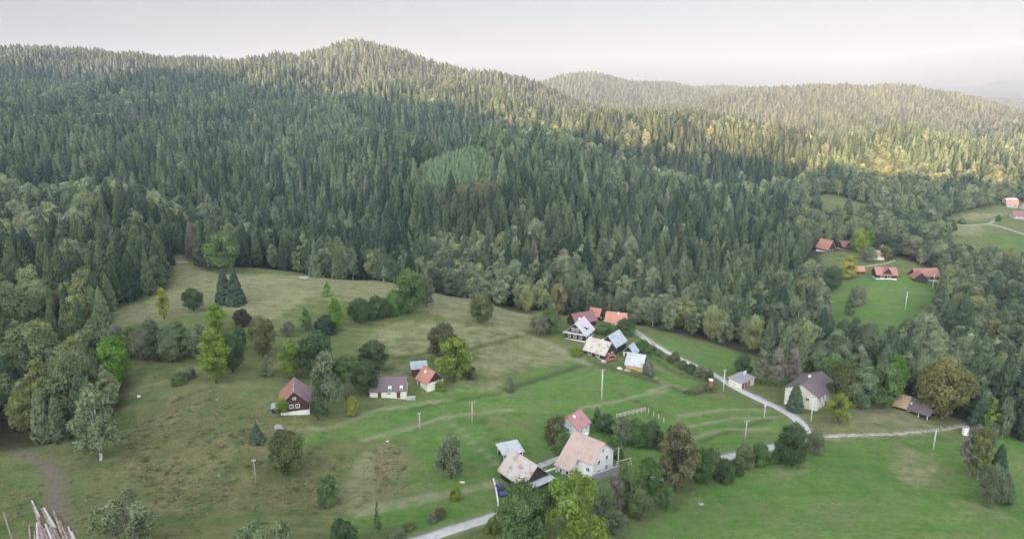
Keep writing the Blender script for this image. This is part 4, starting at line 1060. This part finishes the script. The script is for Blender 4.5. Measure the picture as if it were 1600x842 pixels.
# leave out what the terrain hides from here and from a step aside
vis = np.zeros(n, bool)
for ox in (-25, 0, 25):
    blocked = np.zeros(n, bool)
    for t in np.linspace(.06, .985, 70):
        zz = CAM_Z + 6 + (z + H - CAM_Z - 6) * t
        blocked |= hz(ox + (x - ox) * t, y * t) + np.where((t < .93), 7, 0) > zz + 8
    vis |= ~blocked
uu, vv, dd = project(x, y, z + H * .5)
vis &= (uu > -140) & (uu < 1740)
P, x, y, z, bd, broad, H, WD, yk = P[vis], x[vis], y[vis], z[vis], bd[vis], broad[vis], H[vis], WD[vis], yk[vis]
n = len(x)
# colour of each tree
q = nrng.random((n, 3)); pale = fbm(x / 45, y / 60, 91)
TC = np.zeros((n, 3))
sA, sB = np.array((.028, .044, .027)), np.array((.092, .114, .060))
TC[:] = sA + (sB - sA) * np.clip(q[:, :1] + pale[:, None] * .9, 0, 1.2)
lightgreen = (q[:, 1] < .025)
TC[lightgreen] = (.105, .13, .075)
TC[q[:, 1] > .992] = (.13, .11, .09)                       # grey dead spruces
bA, bB = np.array((.098, .128, .074)), np.array((.205, .232, .140))
bc = bA + (bB - bA) * np.clip(q[:, :1] + pale[:, None], 0, 1.2)
bc[q[:, 2] > .90] = (.20, .22, .10); bc[q[:, 2] > .992] = (.20, .175, .085); bc[q[:, 2] < .12] = (.078, .102, .062)
standc = fbm(x / 110, y / 150, 131)
TC *= (1 + .8 * np.clip(standc, -.35, .3))[:, None]
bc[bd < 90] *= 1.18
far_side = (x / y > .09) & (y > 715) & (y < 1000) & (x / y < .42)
TC[far_side] *= .66  # shade of the slope behind the spur, painted into the spruce colours
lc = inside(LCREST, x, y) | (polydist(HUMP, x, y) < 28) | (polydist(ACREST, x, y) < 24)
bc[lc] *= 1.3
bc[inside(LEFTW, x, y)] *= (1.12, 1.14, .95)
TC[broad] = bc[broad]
old = (.5 * sstep(1050, 1400, y))[:, None]; TC = TC * (1 - old) + np.array((.088, .086, .070)) * (.6 + .8 * q[:, :1]) * old     # distance haze put into the tree colours, greyer far off
TC[yk] = np.array((.105, .152, .078)) * (.75 + .5 * q[yk, :1])
# which trees show largest: a coarse picture painted front to back
SW, SH = 800, 421
zb = np.zeros((SH, SW), bool); order = np.argsort(np.hypot(x, y)); shown = np.zeros(n, int)
u0, v0, _ = project(x, y, z); u1, v1, d1 = project(x, y, z + H); wpx = WD * F_PX / d1
for i in order[:9000]:
    a, b = int(v1[i] / 2), int(v0[i] / 2) + 1; hw = max(1, int(wpx[i] / 4)); c = int(u0[i] / 2)
    if b <= 0 or a >= SH or c + hw < 0 or c - hw >= SW: continue
    a_, b_ = max(a, 0), min(b, SH)
    l, r_ = max(c - hw, 0), min(c + hw + 1, SW)
    rows = np.arange(a_, b_)[:, None]; cols = np.arange(l, r_)[None]
    t = (rows - a) / max(1, b - a)
    shape_ = np.abs(cols - c) <= hw * ((t * .9 + .1) if not broad[i] else np.sqrt(np.clip(1 - (2 * t - 1) ** 2, 0, 1)))
    win = zb[a_:b_, l:r_]; new = shape_ & ~win
    shown[i] = new.sum(); win |= shape_
single = np.zeros(n, bool)
for m_ in (broad, ~broad & ~yk):
    idx = np.where(m_)[0]; idx = idx[np.argsort(-shown[idx])][:270]
    single[idx[shown[idx] > 6]] = True
def area(u, v):
    if u < 275 and v > 300: return 'in the wood left of the meadow'
    if v > 395 and u < 720: return 'at the forest edge above the meadow'
    if u > 1245: return 'in the woods around the right-hand clearing'
    if v > 430: return 'in the tree belt behind the hamlet'
    return 'on the wooded hillside behind the meadow'
for i in np.where(single)[0]:
    where = area(u0[i], v0[i])
    if broad[i]:
        lum = TC[i, 1]; tone = 'yellowing' if TC[i, 0] > TC[i, 1] * .88 else 'dark green' if lum < .125 else 'pale green' if lum > .185 else 'mid green'
        kd = ('round', 'tall', 'loose', 'tall', 'birch')[rng.randrange(5)]
        plant(kd, x[i], y[i], H[i], WD[i], TC[i], f'{tone} broadleaf tree {where}', 'tree', 'birch_tree' if kd == 'birch' else 'broadleaf_tree', f'{tone} broadleaf trees {where}')
    else:
        tone = 'bare grey dead' if TC[i, 0] > .12 else 'light green' if TC[i, 1] > .125 else 'dark green'
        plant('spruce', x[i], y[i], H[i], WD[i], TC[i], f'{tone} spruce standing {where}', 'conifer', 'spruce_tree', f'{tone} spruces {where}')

# the rest of the wood: points that carry one of a few crowns
def proto_collection(name, meshes):
    c = bpy.data.collections.new(name)
    for k, me in enumerate(meshes):
        o = bpy.data.objects.new(f'{name}_{k:02d}', me); c.objects.link(o)
    return c
def scatter_object(name, coll, pts, rot, scl, idx, tint, label, cat):
    me = bpy.data.meshes.new(name); me.vertices.add(len(pts)); me.vertices.foreach_set('co', np.asarray(pts, np.float32).ravel())
    def at(nm, ty, val, key='vector'):
        a = me.attributes.new(nm, ty, 'POINT'); a.data.foreach_set(key, np.ascontiguousarray(val).ravel())
    at('turn', 'FLOAT_VECTOR', np.stack([rot * 0, rot * 0, rot], 1).astype(np.float32))
    at('size', 'FLOAT_VECTOR', scl.astype(np.float32)); at('pick', 'INT', idx.astype(np.int32), 'value')
    at('tint', 'FLOAT_COLOR', np.concatenate([tint, np.ones((len(tint), 1))], 1).astype(np.float32), 'color')
    o = link_mesh(name, me)
    ng = bpy.data.node_groups.new(name, 'GeometryNodeTree')
    ng.interface.new_socket('Geometry', in_out='INPUT', socket_type='NodeSocketGeometry'); ng.interface.new_socket('Geometry', in_out='OUTPUT', socket_type='NodeSocketGeometry')
    gi, go = ng.nodes.new('NodeGroupInput'), ng.nodes.new('NodeGroupOutput')
    ip = ng.nodes.new('GeometryNodeInstanceOnPoints'); ci = ng.nodes.new('GeometryNodeCollectionInfo')
    ci.inputs['Collection'].default_value = coll; ci.inputs['Separate Children'].default_value = True; ci.inputs['Reset Children'].default_value = True
    ip.inputs['Pick Instance'].default_value = True
    for nm, ty, sock in (('turn', 'FLOAT_VECTOR', 'Rotation'), ('size', 'FLOAT_VECTOR', 'Scale'), ('pick', 'INT', 'Instance Index')):
        na = ng.nodes.new('GeometryNodeInputNamedAttribute'); na.data_type = ty; na.inputs['Name'].default_value = nm
        ng.links.new(na.outputs['Attribute'], ip.inputs[sock])
    ng.links.new(gi.outputs[0], ip.inputs['Points']); ng.links.new(ci.outputs[0], ip.inputs['Instance']); ng.links.new(ip.outputs[0], go.inputs[0])
    md = o.modifiers.new('scatter', 'NODES'); md.node_group = ng
    return tag(o, label, cat, kind='stuff')
fs = []
for k in range(5):
    V, T, val = spruce_geo(300 + k, 22, 8, base=(.08, .14, .2, .05, .25)[k], taper=(.62, .5, .56, .75, .45)[k], ragged=.30)
    me = leaf_mesh('wood_spruce', V, T, val, NEEDLE_W); fs.append(me)
SPC = proto_collection('wood_spruce', fs)
fb = []
for k in range(6):
    V, Q, val, cl = broad_geo(400 + k, shape=('round', 'tall', 'loose')[k % 3], nclump=32, nleaf=56, leaf=.032, aspect=1.5, base=.10)
    fb.append(leaf_mesh('wood_broadleaf', V, Q, val, LEAF_W))
BRC = proto_collection('wood_broadleaf', fb)
rest = ~single
def woods(m_, coll, npick, name, label, cat):
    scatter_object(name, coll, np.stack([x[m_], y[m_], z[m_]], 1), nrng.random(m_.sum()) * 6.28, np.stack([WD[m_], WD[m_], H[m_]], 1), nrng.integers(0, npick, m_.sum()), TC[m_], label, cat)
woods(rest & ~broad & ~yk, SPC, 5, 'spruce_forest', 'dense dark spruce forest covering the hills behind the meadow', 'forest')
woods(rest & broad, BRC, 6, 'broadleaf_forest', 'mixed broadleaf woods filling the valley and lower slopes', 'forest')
woods(yk, SPC, 4, 'young_spruce_plantation', 'pale green young spruce plantation on the clear-cut in the hillside', 'plantation')
print('WOOD', n, single.sum(), broad.sum(), yk.sum())
# ------------------------------------------------------------------ poles, fences, walls, logs, vehicles
WOODP = plain('weathered_pole', (.34, .31, .26), (.46, .43, .37), 2, .9, (1, 1, .2))
CONCP = plain('concrete_pole', (.50, .50, .47), (.62, .61, .58), 2, .85)
IRON = plain('iron', (.10, .10, .10), (.16, .16, .15), 4, .5)
def pole(u, v, hp, label, m=None, arm=1.6, r=.19, yaw=20):
    m = m or CONCP
    x, y, z = ground(u, v); h = tall(u, v, hp)
    root = empty('power_pole', (x, y, z), R(yaw))
    MB().tube((0, 0, -.8), (0, 0, h), r, r * .62, 8).build('shaft', m, root, True)
    ca = MB().box(-arm/2, arm/2, -.09, .09, h - .5, h - .36).build('crossarm', IRON if arm > 1 else m, root)
    for px in (-arm * .42, 0, arm * .42): MB().tube((px, 0, h - .36), (px, 0, h - .1), .07, .05, 6).build('insulator', M['frame'], ca)
    tag(root, label, 'pole', 'utility poles of the valley')
    return (x, y, z + h - .1)
tops = {}
for k, a in {'a': (940,625,48,'tall pale pole in the mown meadow below the patched roof'), 'b': (738,663,36,'pole in the middle meadow left of the white houses'), 'c': (656,672,28,'short pole left of the middle meadow pole'),
             'd': (400,755,38,'pole in the brown weeds below the small spruce'), 'e': (1130,611,34,'white pole beside the road opposite the garages'), 'f': (1164,690,34,'pole in the terraced meadow inside the road bend'),
             'g': (1267,658,40,'white pole at the road corner before the cream house'), 'h': (1458,702,33,'pole on the right meadow below the gravel track'), 'i': (965,740,42,'pole behind the retaining wall right of the white house'),
             'j': (1414,484,28,'white pole low in the right clearing'), 'k': (1457,450,22,'white pole at the corner of the red-roofed house with wing'), 'l': (1194,652,20,'thin short post beside the road below the garages')}.items():
    tops[k] = pole(*a, r=.12 if k in 'ld' else .2, arm=.8 if k in 'dcl' else 1.7, m=WOODP if k in 'bcdfi' else CONCP)
def wire(a, b, label, sag=.8):
    mb = MB(); a, b = Vector(a), Vector(b); p = a
    for i in range(1, 11):
        t = i / 10; q = a.lerp(b, t) - Vector((0, 0, sag * 4 * t * (1 - t))); mb.tube(p, q, .045, .045, 4, cap=False); p = q
    tag(mb.build('power_line', IRON), label, 'cable')
bx, by, bz = ground(780, 742)
wire(tops['c'], (bx, by, bz + 4.5), 'thin cable from the short meadow pole down to the barn')
wire(tops['b'], tops['a'], 'thin cable between the two meadow poles')
wire(tops['b'], tops['c'], 'thin cable between the short pole and its neighbour')
wire(tops['e'], tops['a'], 'thin cable from the road pole to the tall meadow pole')
hx, hy, hz_ = ground(947, 720)
wire(tops['i'], (hx, hy, hz_ + 4.2), 'thin cable from the wall pole to the white gable', .3)
# rail fence and the row of white posts
def g3(u, v): return Vector(ground(u, v))
FW = plain('grey_rail', (.36, .33, .27), (.50, .46, .39), 3, .9, (.2, 1, 1))
a, b = g3(963, 654), g3(1008, 643)
root = empty('rail_fence', a); nseg = 7
pts = [a.lerp(b, i / nseg) for i in range(nseg + 1)]
for i, p in enumerate(pts):
    p.z = float(hz(p.x, p.y)); q = p - a
    MB().box(q.x - .09, q.x + .09, q.y - .09, q.y + .09, q.z - .5, q.z + 1.5).build('post', FW, root)
for h_ in (.55, 1.0, 1.4):
    mb = MB()
    for p, q in zip(pts[:-1], pts[1:]): mb.tube(p - a + Vector((0, 0, h_)), q - a + Vector((0, 0, h_)), .08, .08, 5)
    mb.build('rail', FW, root)
tag(root, 'weathered wooden rail fence along the garden above the bushes', 'fence')
for u, v in [(1013,645),(1021,650),(1029,654),(1037,659)]:
    p = g3(u, v); mb = MB().box(-.11, .11, -.11, .11, -.5, 1.5); o = mb.build('fence_post', FW); o.location = p
    tag(o, 'pale fence post in the slanting row right of the rail fence', 'post', 'fence posts in a slanting row')
def wall_strip(name, pts, thick, h, m, label, cat='wall', caps=None):
    P = densify(gpoly(pts), 2.0); root = empty(name, (P[0][0], P[0][1], float(hz(*P[0]))))
    o = Vector(root.location); mb, cb = MB(), MB()
    for p, q in zip(P[:-1], P[1:]):
        d = Vector((q[0] - p[0], q[1] - p[1], 0)); nn = Vector((-d.y, d.x, 0)).normalized() * thick / 2
        for MBX, lo, hi, k in ((mb, -.8, h, 1.0), (cb, h, h + .12, 1.25)):
            if MBX is cb and not caps: continue
            zz0, zz1 = float(hz(*p)), float(hz(*q)); vs = []
            for (xy, zz) in ((p, zz0), (q, zz1)):
                for s_ in (-1, 1):
                    for hh in (lo, hi): vs.append(Vector((xy[0], xy[1], zz + hh)) + nn * s_ * k - o)
            MBX.add(vs, [(0, 1, 3, 2), (4, 6, 7, 5), (0, 4, 5, 1), (2, 3, 7, 6), (1, 5, 7, 3), (0, 2, 6, 4)])
    mb.build('wall_body', m, root)
    if caps: cb.build('coping', caps, root)
    return tag(root, label, cat)
wall_strip('retaining_wall', [(926,752),(945,746),(967,738)], .4, 1.9, M['stone'], 'grey stone retaining wall below the white house', caps=CONCRETE)
wall_strip('garden_kerb', [(842,741),(862,734),(884,726)], .35, .35, M['white'], 'white garden kerb between barn and white house', 'kerb')
wall_strip('gate_wall', [(771,751),(774,762),(777,778),(779,794)], .25, .8, M['white'], 'low white wall along the driveway by the dark blue car')
wall_strip('roadside_wall', [(992,519),(1010,531),(1024,540)], .5, .9, CONCRETE, 'pale roadside wall beyond the upper hamlet')
# vehicles
def car(u, v, yaw, L, Wd, Hh, paint, label, cat='car', van=False):
    x, y, z = ground(u, v); root = empty('parked_car', (x, y, z + .12), R(yaw))
    h = L / 2
    def loft(secs, name, m, parent):
        V, Fq = [], []
        for (px, z0, z1, w) in secs:
            V += [(px, -w/2, z0), (px, w/2, z0), (px, w/2 * .97, z0 + (z1 - z0) * .7), (px, w/2 * .8, z1), (px, -w/2 * .8, z1), (px, -w/2 * .97, z0 + (z1 - z0) * .7)]
        n_ = 6
        for i in range(len(secs) - 1):
            for j in range(n_):
                a_ = i * n_ + j; b_ = i * n_ + (j + 1) % n_; Fq.append((a_, a_ + n_, b_ + n_, b_))
        Fq.append(tuple(range(n_))); Fq.append(tuple(range((len(secs) - 1) * n_, len(secs) * n_))[::-1])
        return MB().add(V, Fq).build(name, m, parent)
    body = loft([(-h, .35, .78, Wd * .86), (-h + .12, .22, .92, Wd), (-h + .9, .2, .98, Wd), (h - 1.3, .2, .95, Wd), (h - .15, .22, .80, Wd * .97), (h, .32, .68, Wd * .84)], 'body', paint, root)
    if van: cab = [(-h + .08, .93, Hh - .12, Wd * .92), (-h + .3, .93, Hh, Wd * .92), (h - 1.5, .93, Hh, Wd * .92), (h - .7, .90, 1.0, Wd * .9)]
    else: cab = [(-h + .25, .93, 1.0, Wd * .9), (-h + .9, .93, Hh, Wd * .86), (h - 2.0, .93, Hh, Wd * .86), (h - 1.1, .9, 1.0, Wd * .9)]
    loft(cab, 'cabin', M['pane'] if not van else paint, root)
    if not van: loft([(-h + .95, Hh - .03, Hh + .04, Wd * .80), (h - 2.05, Hh - .03, Hh + .04, Wd * .80)], 'car_roof', paint, root)
    else:
        for s_ in (-1, 1): MB().box(-h + .6, h - 1.6, s_ * Wd * .46 - .03, s_ * Wd * .46 + .03, 1.05, Hh - .35).build('side_window', M['pane'], root)
    for px in (-h + .8, h - .8):
        for s_ in (-1, 1):
            wv = MB().tube((px, s_ * (Wd/2 - .2), .2), (px, s_ * (Wd/2 + .02), .2), .32, .32, 14).build('wheel', M['soot'], root, False)
            MB().tube((px, s_ * (Wd/2), .2), (px, s_ * (Wd/2 + .03), .2), .19, .19, 10).build('hubcap', IRON, wv)
    for s_ in (-1, 1):
        MB().box(h - .2, h - .02, s_ * Wd * .34 - .16, s_ * Wd * .34 + .16, .52, .68).build('headlight', M['frame'], root)
        MB().box(-h + .02, -h + .14, s_ * Wd * .36 - .1, s_ * Wd * .36 + .1, .58, .82).build('tail_light', M['red_door'], root)
    return tag(root, label, cat)
def paint(name, c, rough=.3):
    return plain(name, c, tuple(k * 1.15 for k in c), 2, rough)
car(783, 769, -72, 4.2, 1.75, 1.45, paint('dark_blue_paint', (.055, .055, .16)), 'dark blue car parked in the driveway between maple and meadow')
car(952, 563, 205, 4.4, 1.85, 1.95, paint('rust_red_paint', (.27, .10, .08), .5), 'rust red van parked by the patched-roof house', 'van', True)
for o in scene.objects:
    if o.get('category') == 'van': o.name = 'parked_van'
# odd things round the houses
p = g3(974, 735); rt = empty('garden_swing', p, R(25))
MB().tube((-2.2, 0, 3.0), (2.2, 0, 3.0), .11, .11, 6).build('beam', FW, rt)
for sx in (-2.0, 2.0):
    for sy in (-1, 1): MB().tube((sx, sy * 1.1, -.4), (sx, 0, 3.0), .10, .10, 6).build('leg', FW, rt)
for sx in (-.4, .4): MB().tube((sx, 0, .6), (sx, 0, 2.95), .035, .035, 4).build('rope', IRON, rt)
MB().box(-.55, .55, -.2, .2, .52, .6).build('seat', FW, rt)
tag(rt, 'wooden garden swing frame right of the white house by the pole', 'swing')
p = g3(1110, 604); rt = empty('brick_pillar', p); MB().box(-.5, .5, -.5, .5, -.5, 2.3).build('pillar_body', M['brick'], rt); MB().box(-.62, .62, -.62, .62, 2.302, 2.7).build('cap_stone', M['frame'], rt)
tag(rt, 'narrow red brick pillar with white top beside the hedge', 'pillar')
p = g3(1508, 679); rt = empty('utility_cabinet', p); MB().box(-.7, .7, -.5, .5, -.4, 2.4).build('cabinet_body', M['frame'], rt); MB().box(-.78, .78, -.58, .58, 2.402, 2.55).build('cabinet_roof', M['grey_sheet'], rt)
tag(rt, 'white upright cabinet at the end of the gravel track', 'cabinet')
for u, v, sx, hh, lab, m_ in [(217,619,.65,.4,'small white boulder in the shaded left meadow', M['white']),(435,668,1.1,.9,'pale stone heap in the grass below the cottage', M['stone']),(968,576,.9,.6,'white stone beside the yellow-walled barn', M['white']),(980,579,1.3,.7,'tan boulder beside the yellow-walled barn', M['tan_board']),(722,753,.8,.25,'flat pale stone below the ragged tree', M['cream']),(605,689,.5,.2,'flat pale stone in the green lower meadow', M['cream']),
                          (282,410,3.2,.5,'long pale stone heap at the top corner of the meadow', M['stone']),(474,434,3.2,.5,'heap of grey stones below the lone birch', M['stone']),(1095,787,.7,.35,'pale boulder on the bare bank of the right meadow', M['stone'])]:
    p = g3(u, v); r_ = random.Random(u); V = []; Fq = []
    for i in range(5):
        for j in range(9):
            t = i / 4 * math.pi / 2; az = j / 9 * 6.283; k = .75 + .5 * r_.random()
            V.append((math.cos(az) * math.cos(t) * sx * k, math.sin(az) * math.cos(t) * sx * .7 * k, math.sin(t) * hh * k - .12))
    for i in range(4):
        for j in range(9): a_ = i * 9 + j; b_ = i * 9 + (j + 1) % 9; Fq.append((a_, b_, b_ + 9, a_ + 9))
    o = MB().add(V, Fq).build('stone_heap' if 'heap' in lab else 'boulder', m_); o.location = p; tag(o, lab, 'stone')
# felled logs
LOGM = [plain('log_bark', (.26, .20, .17), (.42, .35, .31), 3, .9, (.15, 1, 1), third=(.20, .14, .12)), plain('pale_log', (.42, .37, .33), (.56, .50, .46), 3, .9, (.15, 1, 1))]
LOGE = plain('log_end', (.50, .40, .27), (.62, .52, .38), 6, .9)
logs = [(50,783,76,842,0),(52,789,70,842,0),(66,796,90,842,0),(69,795,96,842,0),(85,803,100,846,1),(88,806,104,846,0),(58,818,60,850,0),(63,822,70,850,1),(54,832,56,856,0),(72,823,84,852,1),(79,828,90,852,1),(101,822,110,850,0),(107,824,116,852,0),(94,818,108,850,1),(70,830,78,856,1),(98,826,112,856,0),(46,822,48,850,0),(60,812,66,846,0),(76,810,92,848,0),(82,818,92,850,0),(66,826,72,856,1),(75,834,82,858,0),(88,830,100,856,0),(95,832,106,858,1),(104,832,114,856,0),(61,834,64,858,0),(84,838,94,860,1),(112,832,122,856,0)]
for k, (ua, va, ub, vb, lay) in enumerate(logs):
    a, b = g3(ua, va), g3(ub, vb); d = (b - a).normalized(); L_ = 8.5 + (k * 37 % 20) / 10; b = a + d * L_
    b.z = float(hz(b.x, b.y)); lift = .2 + lay * .44; r0 = .24 + (k % 4) * .025
    root = empty('log', a); q = (b - a); q.z += lift * .0
    MB().tube((0, 0, lift), q + Vector((0, 0, lift)), r0 * .75, r0, 9).build('log_stem', LOGM[k % 3 == 0], root, False)
    n_ = q.normalized(); MB().tube(Vector((0, 0, lift)) - n_ * .02, Vector((0, 0, lift)) + n_ * .02, r0 * .70, r0 * .70, 9).build('cut_end', LOGE, root)
    tag(root, 'felled log in the loose pile at the bottom left' if k not in (0, 5, 16) else {0: 'longest felled log, reaching highest of the bottom left pile', 5: 'slim log angled away at the upper right of the pile', 16: 'pale thick log lying left of the pile'}[k], 'log', None if k in (0, 5, 16) else 'felled logs piled at the bottom left')
p = g3(20, 846); o = MB().tube((0, 0, -.4), (-.7, .1, 6.5), .12, .09, 7).build('wooden_stake', WOODP); o.location = p; tag(o, 'thin leaning stake left of the log pile', 'stake')

# ------------------------------------------------------------------ tall weeds and tussocks of the meadow: nobody could count them
def tuft_geo(seed, nb=18, spread=.9):
    r = np.random.default_rng(seed); V, T, val = [], [], []
    for k in range(nb):
        az = r.random() * 6.283; d = r.random() * spread; x0, y0 = math.cos(az) * d, math.sin(az) * d
        a2 = r.random() * 6.283; w = .10 + .08 * r.random(); hh = .22 + .35 * r.random(); lx, ly = math.cos(a2) * .75, math.sin(a2) * .75
        b = len(V); V += [(x0 - math.sin(a2) * w, y0 + math.cos(a2) * w, -.1), (x0 + math.sin(a2) * w, y0 - math.cos(a2) * w, -.1), (x0 + lx, y0 + ly, hh)]
        T.append((b, b + 1, b + 2)); val.append(r.random())
    return np.array(V), np.array(T), val
TF = proto_collection('tussock', [leaf_mesh('tussock', *tuft_geo(k), LEAF_W) for k in range(5)])
N_ = 150000
tx, ty = nrng.uniform(-190, 240, N_), nrng.uniform(112, 330, N_)
wd, dr, fr, opn = bil(g['weeds'], tx, ty), bil(g['dry'], tx, ty), bil(g['fresh'], tx, ty), bil(g['open'], tx, ty)
bare = np.maximum(bil(g['dirt'], tx, ty), bil(g['track'], tx, ty))
clump = fbm(tx / 6, ty / 6, 201) + .5
pr = np.clip(.07 + .30 * wd + .20 * dr - .05 * fr, 0.02, 1) * sstep(.2, .75, clump) * opn * (1 - bare)
uu, vv, dd = project(tx, ty, hz(tx, ty))
roadP = smooth(densify(gpoly([(985,513),(1050,554),(1125,589),(1180,620),(1220,638),(1245,653),(1262,683),(1250,694),(1205,698),(1135,714),(1040,742),(985,764),(870,784),(785,803),(655,843),(540,885)]), 4), 4)
k = (nrng.random(N_) < pr) & (uu > -60) & (uu < 1660) & (polydist(roadP, tx, ty) > 2.2)
for (mx, my, mw) in CLEARINGS: k &= np.hypot(tx - mx, ty - my) > mw * .42
tx, ty, wd, dr = tx[k], ty[k], wd[k], dr[k]; n = len(tx)
q = nrng.random((n, 1))
grn, str_, brn = np.array((.125, .155, .062)), np.array((.25, .23, .13)), np.array((.19, .155, .088))
tc = grn * (.7 + .6 * q); m1 = (nrng.random(n) < .25 + .5 * dr)[:, None]; tc = np.where(m1, str_ * (.6 + .6 * q), tc)
m2 = (nrng.random(n) < .5 * wd)[:, None]; tc = np.where(m2, brn * (.6 + .8 * q), tc)
sz = (.35 + .5 * nrng.random(n)) * (.5 + .5 * wd)
scatter_object('meadow_tussocks', TF, np.stack([tx, ty, hz(tx, ty)], 1), nrng.random(n) * 6.28, np.stack([sz * 1.3, sz * 1.3, sz], 1), nrng.integers(0, 5, n), tc, 'tall weeds and grass tussocks growing over the meadows', 'weeds')
print('TUFTS', n)
